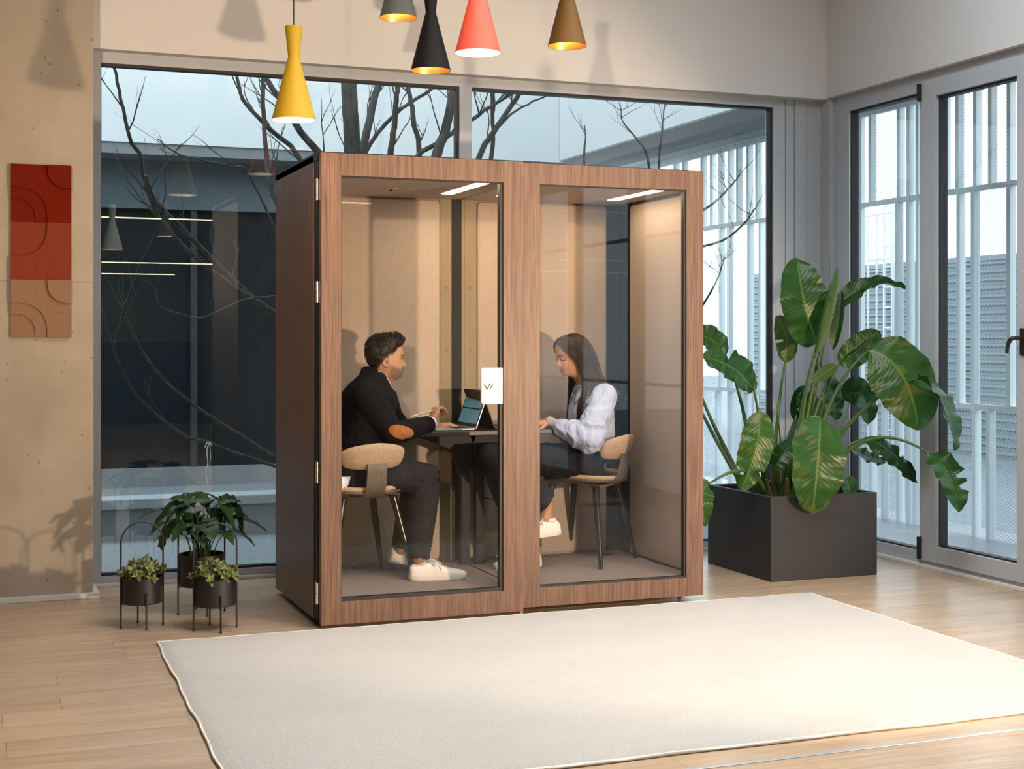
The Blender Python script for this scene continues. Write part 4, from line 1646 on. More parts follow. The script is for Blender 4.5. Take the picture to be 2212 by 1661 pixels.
def put(me, name, parent, p, yd, zd, sc=1.0):
    o = bpy.data.objects.new(name, me)
    COL.objects.link(o)
    o.parent = parent
    o.matrix_parent_inverse = wmat(parent).inverted()
    o.matrix_basis = Matrix.Translation(p) @ orient(yd, zd).to_4x4() @ Matrix.Scale(sc, 4)
    return o


def small_plant(label, c, zt, r, n, seed, group):
    t = thing('leafy_succulent', label, 'plant', (c[0], c[1], zt - .02), group=group)
    rr = random.Random(seed)
    ms = []
    for k in range(3):
        me = leaf_blade(.031 + .004 * k, .0185 + .002 * k, 2, 5, .16, .12, .66)
        me.materials.append(succ)
        ms.append(me)
    st = MB()
    # rosettes over a low dome that spills past the rim
    for s in range(33):
        a = s * 2.39996 + rr.uniform(-.25, .25)
        f = math.sqrt((s + .5) / 33)
        rad = f * r * 1.08
        h = zt - .012 + .064 * math.sqrt(max(0, 1 - (f * .93) ** 2)) - .010 * f ** 4 + rr.uniform(-.012, .020)
        q = Vector((c[0] + rad * math.cos(a), c[1] + rad * math.sin(a), h))
        d = (Vector((math.cos(a), math.sin(a), 0)) * f * .9 + Vector((0, 0, 1 - .45 * f)) + Vector((rr.uniform(-.2, .2), rr.uniform(-.2, .2), 0))).normalized()
        b0 = Vector((c[0] + rad * .55 * math.cos(a), c[1] + rad * .55 * math.sin(a), zt - .028))
        st.tube([b0, (b0 + q) / 2 + Vector((0, 0, .010)), q], [.0022, .002, .0014], 5)
        u, v = frame_of(d)
        nl = 7 if s % 3 else 8
        ph = rr.uniform(0, 6)
        for k in range(nl):
            an = ph + k * 2.39996
            side = u * math.cos(an) + v * math.sin(an)
            lift = .25 + .13 * k
            yd = side * (1.1 - .1 * k) + d * lift
            p = q - d * (.014 - .0028 * k)
            put(rr.choice(ms), 'leaf', t, p, yd, d - side * .4, rr.uniform(.85, 1.2) * (1 - .04 * k))
    st.build('stems', mat('succulent_stem', (.14, .15, .05), .6), t, smooth=60)
    return t


small_plant('pale green small-leaved plant in the stand nearest the concrete wall', (.735, 6.695), .232, .092, 150, 4, 'pale small-leaved plants')
small_plant('pale green small-leaved plant in the front low stand', (1.040, 6.515), .236, .095, 150, 9, 'pale small-leaved plants')

# peace lily in the taller stand
lily = leaf_mat('dark_lily_leaf', (.013, .040, .013), (.028, .075, .022), (.035, .09, .03), .32, 12)
lt = thing('peace_lily', 'dark green broad-leaved plant in the taller arched stand', 'plant', (1.04, 6.925, .27))
rl = random.Random(12)


def bezier(a, b, c, n):
    return [a * (1 - t) ** 2 + b * 2 * t * (1 - t) + c * t * t for t in [i / n for i in range(n + 1)]]


def blade(base, mid, tip, wid, nrm, m, parent, name='leaf', nv=14, nu=4, fold=.25, wave=.0, pt=.62, tear=(), seed=0, sharp=.75, roll=0.0, twist=0.0, rounded=False):
    """broad leaf along a bent midrib; nrm: the way its face looks; twist turns it along its length"""
    pts = bezier(Vector(base), Vector(mid), Vector(tip), nv)
    nrm = Vector(nrm).normalized()
    P, UV = [], []
    for i in range(2 * nu + 1):
        P.append([])
        UV.append([])
    sd = None
    for j, p in enumerate(pts):
        v = j / nv
        d = (pts[min(j + 1, nv)] - pts[max(j - 1, 0)]).normalized()
        s = d.cross(nrm)
        s = s.normalized() if s.length > 1e-4 else frame_of(d)[0]
        nn = s.cross(d).normalized()
        if twist:
            q = Matrix.Rotation(twist * v, 3, d)
            s, nn = q @ s, q @ nn
        w = wid / 2 * max(0.0, (math.sin(PI * min(1, v ** pt)))) ** sharp
        if rounded:
            e = abs(v - .46) / (.46 if v < .46 else .54)
            w = wid / 2 * max(0.0, 1 - e ** (2.5 if v < .46 else 2.2)) ** .55
        if j == 0 or j == nv:
            w = wid * .02
        for i in range(2 * nu + 1):
            k = (i - nu) / nu
            ww = w
            for (tv, sg, dp) in tear:
                if sg * k > 0 and abs(v - tv) < .035:
                    ww = w * (1 - dp * abs(k))
            a = abs(k)
            if roll:
                ang = roll * a
                off = s * (math.sin(ang) / roll * math.copysign(1, k) * ww if k else 0) + nn * ((1 - math.cos(ang)) / roll * ww)
            else:
                off = s * k * ww + nn * (a * ww * fold)
            wv = wave * math.sin(v * 21 + (1.3 if k > 0 else 4.1) + seed) * a * a + wave * .5 * math.sin(v * 47 + seed * 2 + k) * a
            P[i].append(p + off + nn * wv)
            UV[i].append((i / (2 * nu), v))
    mb = MB()
    mb.grid(P, UV)
    o = mb.build(name, m, parent, smooth=180)
    return o


for k in range(30):
    a = k * 2.39996 + .4
    q = rl.uniform(.01, .06)
    b = Vector((1.04 + q * math.cos(a), 6.925 + q * math.sin(a), .27))
    reach = rl.uniform(.07, .20)
    hgt = rl.uniform(.10, .26) * (1.15 - reach * 1.2)
    dirv = Vector((math.cos(a), math.sin(a) * .75, 0))
    j = b + dirv * reach * .5 + Vector((0, 0, hgt))
    tip = j + dirv * reach * .95 + Vector((0, 0, -.02 - .45 * rl.random() * hgt))
    md = (j + tip) / 2 + Vector((0, 0, .045))
    blade(j, md, tip, rl.uniform(.078, .115), Vector((0, 0, 1)) + dirv * .4, lily, lt, fold=.3, wave=.003, seed=k, nv=10, nu=3)
    MB().tube(bezier(b, (b + j) / 2 + Vector((0, 0, .04)) - dirv * .02, j, 6), [.0032 - .0003 * i for i in range(7)], 6).build('stalk', mat('lily_stalk', (.03, .075, .02), .5) if k == 0 else bpy.data.materials['lily_stalk'], lt, smooth=60)
for (pts, wd) in (([(455, 1080), (395, 1070), (335, 1127)], .10), ([(470, 1085), (515, 1075), (522, 1150)], .09), ([(400, 1130), (355, 1135), (348, 1190)], .08), ([(480, 1085), (500, 1075), (520, 1085)], .08), ([(420, 1095), (400, 1070), (365, 1080)], .075)):
    A, B, C_ = [atY(px, py, 6.86 + .02 * i) for i, (px, py) in enumerate(pts)]
    blade(A, B, C_, wd, (0, -.5, 1), lily, lt, fold=.3, wave=.006, seed=wd * 100, nv=12)
    MB().tube([(1.04, 6.925, .27), (Vector((1.04, 6.925, .27)) + A) / 2 + Vector((0, 0, .03)), A], [.003, .0028, .0022], 6).build('stalk', bpy.data.materials['lily_stalk'], lt, smooth=60)

# ================================================================== big planter with its tall plant
PXa, PXb, PYa, PYb, PH = 4.060, 4.746, 6.690, 7.395, .463
pl = thing('planter_box', 'large square charcoal planter box standing by the glazed corner', 'planter', ((PXa + PXb) / 2, (PYa + PYb) / 2, 0))
pm = mat('charcoal_fibre_clay', (.020, .020, .022), .6, noise_amt=.18, noise_scale=(5, 5, 5), bump=.06, bump_scale=400)
wt_ = .028
mb = MB()
o_ = [(PXa, PYa), (PXb, PYa), (PXb, PYb), (PXa, PYb)]
i_ = [(PXa + wt_, PYa + wt_), (PXb - wt_, PYa + wt_), (PXb - wt_, PYb - wt_), (PXa + wt_, PYb - wt_)]
vs = [(a, b, 0) for a, b in o_] + [(a, b, PH) for a, b in o_] + [(a, b, PH) for a, b in i_] + [(a, b, PH - .09) for a, b in i_]
fs = [(3, 2, 1, 0), (12, 13, 14, 15)]
for q in (0, 4, 8):
    fs += [(q + k, q + (k + 1) % 4, q + 4 + (k + 1) % 4, q + 4 + k) for k in range(4)]
mb.add(vs, fs)
mb.build('box', pm, pl, bevel=.003)
mb = MB()
P = [[(PXa + wt_ + (PXb - PXa - 2 * wt_) * i / 14, PYa + wt_ + (PYb - PYa - 2 * wt_) * j / 14, PH - .075 + .012 * noise.noise((i * .9, j * .9, 1))) for j in range(15)] for i in range(15)]
mb.grid(P)
mb.build('soil', bpy.data.materials['potting_soil'], pl, smooth=60)

big = leaf_mat('paddle_leaf', (.007, .040, .005), (.018, .080, .009), (.06, .14, .025), .33, 20)
bigs = leaf_mat('paddle_leaf_scorched', (.010, .050, .006), (.026, .095, .010), (.09, .16, .03), .33, 20, spots=.26)
bigp = leaf_mat('paddle_leaf_underside', (.040, .095, .018), (.070, .135, .028), (.11, .18, .05), .36, 20)
stalk_m = mat('paddle_stalk', (.06, .13, .025), .45, noise_amt=.35, noise_scale=(12, 12, 2))
sheath_m = mat('paddle_sheath', (.16, .11, .03), .5, noise_amt=.5, noise_scale=(20, 20, 2), col2=(.07, .10, .02))
bop = thing('paddle_leaf_plant', 'tall paddle-leaved plant with torn green leaves growing in the charcoal planter', 'plant', (4.40, 7.04, PH - .08))
CX_, CY_ = 4.40, 7.04


def yl(px, py):
    return (1480 + px / 2.966, 520 + py / 2.966)


def paddle(b, m_, t, width, ys, nrm, mt=None, root=None, bend=None, **kw):
    """b, m_, t: pixel of the base, bend and tip of the midrib; ys: their depths in Y"""
    A, B_, C_ = [atY(px, py, yv) for (px, py), yv in zip((b, m_, t), ys)]
    ctrl = B_ * 2 - (A + C_) / 2         # make the curve pass through the middle point
    o = blade(A, ctrl, C_, width, nrm, mt or big, bop, nv=30, nu=6, rounded=True, **kw)
    rx, ry = root or (CX_, CY_)
    R0 = Vector((rx, ry, PH - .085))
    d0 = (ctrl - A).normalized()
    L = (A - R0).length
    if bend is None:
        c = (R0 + A) / 2 + Vector((0, 0, L * .16)) + (Vector((0, 0, 1)) - d0) * L * .08
    else:
        c = Vector(bend)
    pts = bezier(R0, c, A, 12)
    k = len(pts)
    MB().tube(pts, [.0155 - .0095 * (i / (k - 1)) for i in range(k)], 8).build('stalk', stalk_m, bop, smooth=60)
    return o


TOV = (-.3, -1, .25)    # towards the viewer
paddle(yl(845, 660), yl(770, 420), yl(715, 110), .29, (6.95, 6.92, 7.0), (-.25, -1, .1), fold=.16, wave=.010, seed=1, root=(4.37, 7.05), pt=.66)
paddle(yl(830, 720), yl(880, 470), yl(970, 160), .15, (6.84, 6.84, 6.9), (.55, -.8, -.1), mt=bigp, roll=1.25, seed=2, root=(4.40, 7.02), pt=.55)
paddle(yl(945, 440), yl(1180, 290), yl(1410, 312), .13, (7.05, 6.95, 6.75), (.1, -.75, .7), fold=.35, wave=.008, seed=3, root=(4.43, 7.08))
paddle(yl(640, 780), yl(645, 620), yl(585, 480), .13, (7.2, 7.2, 7.2), (-.5, -1, .1), fold=.2, wave=.008, seed=4, root=(4.33, 7.12), mt=bigp, tear=((.45, -1, .9),))
paddle(yl(985, 790), yl(1120, 690), yl(1240, 575), .165, (7.0, 6.95, 6.92), (-.1, -1, .35), fold=.15, wave=.006, seed=5, root=(4.44, 7.02))
paddle(yl(1180, 700), yl(1390, 860), yl(1495, 1215), .38, (6.80, 6.66, 6.56), (-.35, -1, .40), fold=-.12, wave=.012, seed=6, root=(4.46, 7.0), mt=bigs, pt=.60, sharp=.6)
paddle(yl(1490, 880), yl(1640, 1030), yl(1735, 1340), .17, (6.60, 6.40, 6.25), (.45, -1, .35), fold=.35, wave=.010, seed=7, root=(4.48, 7.05))
paddle(yl(865, 1135), yl(850, 1420), yl(815, 1745), .315, (6.72, 6.60, 6.63), (-.1, -1, .22), fold=.10, wave=.010, seed=8, root=(4.36, 6.90), bend=(4.22, 6.75, .95), mt=bigs, pt=.60, sharp=.55)
paddle(yl(478, 1090), yl(455, 1330), yl(355, 1600), .185, (6.80, 6.75, 6.78), (-.35, -1, .2), fold=-.16, wave=.008, seed=9, root=(4.22, 7.0), mt=bigs, tear=((.78, -1, .85), (.83, 1, .8)), pt=.58, sharp=.6)
paddle(yl(690, 1310), yl(625, 1370), yl(565, 1480), .115, (6.95, 6.92, 6.92), (-.4, -1, .3), fold=.2, wave=.006, seed=10, root=(4.30, 7.0))
paddle(yl(1145, 1270), yl(1330, 1360), yl(1490, 1550), .125, (6.92, 6.85, 6.85), (.0, -1, .45), fold=-.2, wave=.012, seed=11, root=(4.44, 6.95), tear=((.62, -1, .8),), mt=big)
paddle(yl(1565, 1365), yl(1690, 1500), yl(1750, 1740), .165, (6.50, 6.35, 6.25), (-.2, -1, .35), fold=.22, wave=.010, seed=12, root=(4.50, 7.0), bend=(4.70, 6.80, .95), tear=((.55, -1, .6), (.7, -1, .5)))
paddle(yl(440, 960), yl(300, 815), yl(110, 745), .20, (6.98, 6.95, 6.95), (-.1, -1, .55), fold=.25, wave=.010, seed=13, root=(4.25, 7.08), tear=((.62, 1, .9),))
paddle(yl(260, 735), yl(160, 630), yl(60, 610), .16, (7.18, 7.2, 7.2), (.0, -1, .4), fold=.2, wave=.008, seed=14, root=(4.24, 7.15))
paddle(yl(890, 1150), yl(790, 1060), yl(710, 1010), .16, (7.16, 7.16, 7.16), (.0, -1, .2), fold=.1, wave=.008, seed=15, root=(4.40, 7.2))
paddle(yl(900, 860), yl(950, 1000), yl(960, 1150), .15, (7.22, 7.22, 7.2), (.2, -1, .2), fold=.1, wave=.008, seed=16, root=(4.42, 7.22))
paddle(yl(1010, 1010), yl(1130, 990), yl(1170, 1180), .20, (7.15, 7.10, 7.08), (.2, -1, .2), fold=.15, wave=.010, seed=17, root=(4.46, 7.15))
paddle(yl(1000, 1510), yl(1045, 1560), yl(1055, 1720), .115, (6.78, 6.72, 6.74), (.1, -1, .3), fold=.15, wave=.006, seed=18, root=(4.46, 6.9))
paddle(yl(150, 1560), yl(110, 1640), yl(130, 1830), .125, (6.66, 6.62, 6.62), (-.2, -1, .2), fold=.15, wave=.006, seed=19, root=(4.20, 6.95), bend=(4.05, 6.8, .72), mt=bigs)
paddle(yl(1050, 1320), yl(1170, 1390), yl(1290, 1410), .10, (7.1, 7.1, 7.1), (.2, -.8, .7), fold=.3, wave=.010, seed=20, root=(4.45, 7.1))
paddle(yl(970, 800), yl(890, 850), yl(810, 905), .075, (6.98, 6.96, 6.96), (-.1, -1, .5), fold=.4, seed=21, root=(4.42, 7.0), mt=bigp)
paddle(yl(1000, 320), yl(985, 520), yl(945, 700), .075, (7.02, 6.98, 6.98), (-.9, -.6, .1), fold=.7, seed=22, root=(4.43, 7.05))
paddle(yl(700, 1150), yl(730, 1010), yl(790, 960), .11, (7.2, 7.2, 7.2), (.0, -1, .1), fold=.3, seed=23, root=(4.38, 7.2))
paddle((1512, 838), (1470, 800), (1425, 790), .17, (7.58, 7.60, 7.62), (.0, -1, .5), fold=.25, wave=.008, seed=24, root=(4.22, 7.15), bend=(4.02, 7.45, .98))
paddle((1508, 868), (1462, 850), (1418, 856), .16, (7.56, 7.58, 7.60), (.0, -1, .6), fold=.25, wave=.008, seed=25, root=(4.20, 7.12), bend=(4.02, 7.42, .88))
for (px, py, dx) in ((585, 1030, -.02), (1060, 1000, .02), (930, 90, .0)):
    tip = atY(*yl(px, py), 7.05)
    MB().tube(bezier(Vector((4.4 + dx, 7.06, PH - .08)), Vector((tip.x - dx * 2, 7.06, (tip.z + PH) / 2)), tip, 10), [.011 - .001 * i for i in range(11)], 7).build('spike', stalk_m, bop, smooth=60)
rs_ = random.Random(8)
for k in range(13):
    a = k * 2.4
    q = .03 + .012 * k
    b = Vector((CX_ - .03 + q * math.cos(a), CY_ - .02 + q * math.sin(a) * .8, PH - .085))
    tpt = b + Vector((math.cos(a) * .05, math.sin(a) * .04, rs_.uniform(.12, .30)))
    MB().tube([b, (b + tpt) / 2 + Vector((0, 0, .01)), tpt], [.022, .018, .010], 8).build('sheath', sheath_m, bop, smooth=60)
# ================================================================== chairs
oat = weave_mat('oatmeal_upholstery', (.52, .375, .245), (.31, .215, .135), 420, bump=.4)
ply = wood_mat('dark_ply', (.075, .055, .038), (.15, .115, .08), (45, 45, 2.2), rough=.5, bump=.05)
ply_edge = wood_mat('ply_edge', (.13, .10, .07), (.24, .19, .13), (8, 8, 200), rough=.55)


def add_local(mb, name, m, t, smooth=None, bevel=None):
    o = link(name, mb.mesh(name, smooth), m, None, bevel)
    return local_child(o, t)


def chair(label, loc, rz):
    t = thing('dining_chair', label, 'chair', loc, rz, group='upholstered chairs in the booth')
    SH = .425
    # dished ply seat shell with a rounded outline
    def outline(u, k=1.0):
        c_, s_ = math.cos(u), math.sin(u)
        e = 2.9
        r = (abs(c_ / .218) ** e + abs(s_ / .208) ** e) ** (-1 / e)
        return r * c_ * k, r * s_ * k
    def seat_z(x, y):
        return SH + .030 * (abs(x) / .21) ** 2.4 + .016 * max(0, -y / .2) ** 3 - .006 * max(0, y / .2) ** 3
    for nm, z0, z1, k, m in (('seat_shell', -.006, .006, 1.0, ply), ('seat_cushion', .006, .034, .965, oat)):
        mb = MB()
        rings_ = []
        for (dz, kk) in ((z0, k * .0), (z0, k * .5), (z0, k * .97), (z0 + (z1 - z0) * .35, k), (z0 + (z1 - z0) * .7, k * .995), (z1 - .002, k * .96), (z1, k * .7), (z1 - .001, k * .35), (z1 - .002, .001)):
            ring = []
            for i in range(40):
                x, y = outline(2 * PI * i / 40, max(kk, .002))
                ring.append((x, y, seat_z(x, y) + dz))
            rings_.append(ring)
        mb.rings(rings_)
        add_local(mb, nm, m, t, 60)
    # back support: ply strip flowing out of the seat and up to the backrest
    path = [(-.10, SH - .008), (-.155, SH - .006), (-.195, SH + .010), (-.222, SH + .045), (-.234, SH + .10), (-.238, SH + .135), (-.236, SH + .165)]
    pts = smooth_path([(0, y, z) for y, z in path], 4)
    mb = MB()
    rings_ = []
    n = len(pts)
    for i, p in enumerate(pts):
        d = (pts[min(i + 1, n - 1)] - pts[max(i - 1, 0)]).normalized()
        nn = Vector((0, -d.z, d.y))
        f = i / (n - 1)
        w = .052 + .085 * max(0, 1 - f / .42) ** 2.2
        rings_.append([p + Vector((sx * w, 0, 0)) + nn * (sz * .006) for sx, sz in ((-1, -1), (1, -1), (1, 1), (-1, 1))])
    mb.rings(rings_)
    add_local(mb, 'back_support', ply, t, 40)
    # wrap-around padded backrest, tall in the middle and low at the ends
    mb = MB()
    rings_ = []
    na = 34
    A = math.radians(43)
    for i in range(na + 1):
        f = i / na * 2 - 1
        a = f * A
        R_ = .238
        cx, cy = R_ * math.sin(a), .01 - R_ * math.cos(a) * 1.02
        rad = Vector((math.sin(a), -math.cos(a), 0))
        e = (1 - min(1, abs(f)) ** 9) ** .5 if abs(f) < 1 else .0
        hh = (.068 - .022 * abs(f) ** 1.5) * (.25 + .75 * e)
        th = .021 * (.3 + .7 * e)
        zc = SH + .195 + .004 - .012 * abs(f) ** 2
        ring = []
        for k in range(16):
            u = 2 * PI * k / 16
            c_, s_ = math.cos(u), math.sin(u)
            ex = 3.0
            r = (abs(c_) ** ex + abs(s_) ** ex) ** (-1 / ex)
            tilt = .03 * (r * s_) * hh / .068
            ring.append(Vector((cx, cy, zc)) + rad * (th * r * c_ + tilt * .8) + Vector((0, 0, hh * r * s_)))
        rings_.append(ring)
    mb.rings(rings_)
    add_local(mb, 'backrest', oat, t, 60)
    for sx in (-1, 1):
        for sy in (-1, 1):
            mb = MB()
            a = Vector((sx * .135, sy * .13, SH - .012))
            b = Vector((sx * .222, sy * .202, .0))
            mb.tube([a, a + (b - a) * .45, b], [.019, .0165, .0105], 14)
            lg = add_local(mb, 'leg', M['legmetal'], t, 40)
            mb = MB()
            mb.lathe([(0, 0), (.022, 0), (.024, .010), (0, .012)], (a.x, a.y, a.z - .002), 14)
            local_child(link('bracket', mb.mesh('bracket', 40), M['blackmetal']), lg)
    return t


chair('oatmeal upholstered chair with ply back support under the man', (1.812, 6.915, FZ), .15)
chair('oatmeal upholstered chair with ply back support under the woman', (3.096, 7.007, FZ), .70)


# ================================================================== people
class Flesh(MB):
    """capsules, ellipsoids and lofts to be fused into one skin"""

    def cap(s, p0, p1, r0, r1, n=14):
        p0, p1 = Vector(p0), Vector(p1)
        s.tube([p0, p1], [r0, r1], n)
        s.ball(p0, r0, n, 8)
        s.ball(p1, r1, n, 8)
        return s

    def chain(s, pts, rad, n=14):
        for i in range(len(pts) - 1):
            s.cap(pts[i], pts[i + 1], rad[i], rad[i + 1], n)
        return s

    def ell(s, c, sc, rot=None):
        b = len(s.v)
        s.ball((0, 0, 0), 1.0, 18, 12)
        rot = rot or Matrix.Identity(3)
        c = Vector(c)
        for i in range(b, len(s.v)):
            v = Vector(s.v[i])
            s.v[i] = tuple(c + rot @ Vector((v.x * sc[0], v.y * sc[1], v.z * sc[2])))
        return s

    def loft(s, rows, n=24, e=2.3):
        """rows: centre, half-depth vector, half-width vector"""
        rs_l = []
        for c, a, b in rows:
            c, a, b = Vector(c), Vector(a), Vector(b)
            ring = []
            for k in range(n):
                t = 2 * PI * k / n
                c_, s_ = math.cos(t), math.sin(t)
                r = (abs(c_) ** e + abs(s_) ** e) ** (-1 / e)
                ring.append(c + a * (r * c_) + b * (r * s_))
            rs_l.append(ring)
        s.rings(rs_l)
        return s


def fuse(fl, voxel, smooth=4, factor=.5):
    me = fl.mesh('raw')
    o = bpy.data.objects.new('raw', me)
    COL.objects.link(o)
    r = o.modifiers.new('r', 'REMESH')
    r.mode = 'VOXEL'
    r.voxel_size = voxel
    r.use_smooth_shade = True
    if smooth:
        q = o.modifiers.new('s', 'SMOOTH')
        q.iterations = smooth
        q.factor = factor
    dg = bpy.context.evaluated_depsgraph_get()
    out = bpy.data.meshes.new_from_object(o.evaluated_get(dg))
    bpy.data.objects.remove(o)
    bpy.data.meshes.remove(me)
    out.shade_smooth()
    return out


def coords(me):
    a = np.empty(len(me.vertices) * 3, dtype=np.float32)
    me.vertices.foreach_get('co', a)
    return a.reshape(-1, 3)


def normals(me):
    a = np.empty(len(me.vertices) * 3, dtype=np.float32)
    me.vertices.foreach_get('normal', a)
    return a.reshape(-1, 3)


def set_co(me, a):
    me.vertices.foreach_set('co', a.astype(np.float32).ravel())
    me.update()


def paint(me, rgb):
    at = me.color_attributes.new('tint', 'FLOAT_COLOR', 'POINT')
    c = np.ones((len(me.vertices), 4), dtype=np.float32)
    c[:, :3] = rgb
    at.data.foreach_set('color', c.ravel())


def wrinkle(me, amp, scale=(14, 14, 14), seed=0.0, ridge=True, where=None):
    co, no = coords(me), normals(me)
    d = np.empty(len(co))
    for i, p in enumerate(co):
        q = Vector((p[0] * scale[0] + seed, p[1] * scale[1], p[2] * scale[2]))
        q = q + noise.noise_vector(q * .6) * .8
        v = noise.noise(q)
        if ridge:
            v2 = noise.noise(q * 2.1 + Vector((3.1, 0, 0)))
            d[i] = (1 - 2.6 * abs(v)) + .45 * (1 - 2.6 * abs(v2))
        else:
            d[i] = v
    if where is not None:
        d = d * where(co)
    set_co(me, co + no * (d * amp)[:, None])


def interp(tab, z):
    tab = np.array(tab)
    return np.interp(z, tab[:, 0], tab[:, 1])


def head_grid(T, na=72, nz=90):
    """rings of the head in its own frame (x forward, y left, z up); T: rows z, front, back, half-width"""
    T = np.array(sorted(T))
    # smooth the table so the outline has no corners
    zt = T[:, 0]
    zz = zt[0] + (zt[-1] - zt[0]) * (1 - np.cos(np.linspace(0, np.pi, nz))) / 2 * .35 + (zt[-1] - zt[0]) * np.linspace(0, 1, nz) * .65
    cols = []
    for c in (1, 2, 3):
        v = np.interp(zz, zt, T[:, c])
        for _ in range(3):
            v[1:-1] = (v[:-2] + 2 * v[1:-1] + v[2:]) / 4
        cols.append(v)
    xf, xb, w = cols
    G = np.zeros((nz, na, 3))
    for i in range(nz):
        cx = xf[i] * .42 + xb[i] * .58
        for k in range(na):
            t = 2 * PI * k / na
            c_, s_ = math.cos(t), math.sin(t)
            a = (xf[i] - cx) if c_ > 0 else (cx - xb[i])
            e = 2.25 if c_ > 0 else 2.1
            r = (abs(c_) ** e + abs(s_) ** e) ** (-1 / e)
            G[i, k] = (cx + a * r * c_, w[i] * r * s_, zz[i])
    return G


def g2(y, z, y0, z0, sy, sz):
    return np.exp(-((y - y0) / sy) ** 2 - ((z - z0) / sz) ** 2)


def sculpt(G, P):
    """nose, sockets, brow, lips, chin as soft displacements of the face"""
    x, y, z = G[..., 0].copy(), G[..., 1].copy(), G[..., 2]
    front = np.clip((x - .02) / .03, 0, 1)
    s = P['s']
    nh = interp(P['nose'], z)
    ns = np.interp(z, [-.034 * s, -.018 * s, .018 * s], [.0155 * s, .0125 * s, .0065 * s])
    x += front * nh * np.exp(-(y / ns) ** 2)
    for sg in (-1, 1):
        x += front * (-.0085 * g2(y, z, sg * .030 * s, .012 * s, .016 * s, .010 * s))
        x += front * .0035 * g2(y, z, sg * .026 * s, .032 * s, .020 * s, .007 * s) * P['brow']
        x += front * .0035 * g2(y, z, sg * .040 * s, -.016 * s, .018 * s, .014 * s)
        x += front * .0045 * g2(y, z, sg * .0115 * s, -.022 * s, .0055 * s, .006 * s)      # nostril wings
        y += sg * 0
    mz = P['mouth']
    x += front * .0042 * g2(y, z, 0, mz + .0065 * s, .018 * s, .0042 * s)
    x += front * .0046 * g2(y, z, 0, mz - .0065 * s, .016 * s, .0048 * s)
    x -= front * .0042 * g2(y, z, 0, mz, .021 * s, .0022 * s)
    x -= front * .0030 * g2(y, z, 0, mz - .016 * s, .016 * s, .005 * s)
    x += front * .0040 * g2(y, z, 0, mz - .027 * s, .015 * s, .009 * s)
    G[..., 0] = x
    G[..., 1] = y
    return G


def hand(fl, wrist, fdir, back, thumb_side, curls, size=1.0, spread=.10):
    """palm from four metacarpals, four jointed fingers and a thumb off the side of the palm"""
    F = Vector(fdir).normalized()
    U = Vector(back)
    U = (U - F * U.dot(F)).normalized()
    Sd = F.cross(U).normalized() * thumb_side
    w = Vector(wrist)
    k = size
    lens = ((.040, .025, .021), (.044, .029, .022), (.041, .027, .022), (.032, .020, .019))
    rads = (.0086, .0088, .0083, .0074)
    for i in range(4):
        lat = (.027, .009, -.009, -.026)[i]
        kn = w + F * ((.086, .090, .086, .078)[i] * k) + Sd * (lat * k) + U * ((.0, .003, .001, -.004)[i] * k)
        st = w + F * (.012 * k) + Sd * (lat * .55 * k)
        fl.cap(st, kn, .0125 * k, .0105 * k, 10)
        fl.cap(st - U * .004 * k, kn - U * .006 * k - F * .012 * k, .0125 * k, .0105 * k, 10)
        ang = 0.0
        p = kn
        sp = (lat / .027) * spread
        for j in range(3):
            ang += curls[i] * (1.0, 1.15, .7)[j]
            d = F * math.cos(ang) - U * math.sin(ang)
            d = (d + Sd * sp * math.cos(ang)).normalized()
            q = p + d * (lens[i][j] * k)
            r0 = rads[i] * k * (1.06, .96, .88)[j]
            r1 = rads[i] * k * (.96, .88, .74)[j]
            fl.cap(p, q, r0, r1, 10)
            p = q
    b = w + F * (.020 * k) + Sd * (.020 * k) - U * (.004 * k)
    d = (F * .62 + Sd * .66 - U * .34).normalized()
    q = b + d * (.042 * k)
    fl.cap(b, q, .0145 * k, .0105 * k, 10)
    d = (F * .86 + Sd * .25 - U * .42).normalized()
    r = q + d * (.031 * k)
    fl.cap(q, r, .0102 * k, .0092 * k, 10)
    d = (F * .93 - Sd * .02 - U * .36).normalized()
    fl.cap(r, r + d * (.026 * k), .0092 * k, .0072 * k, 10)


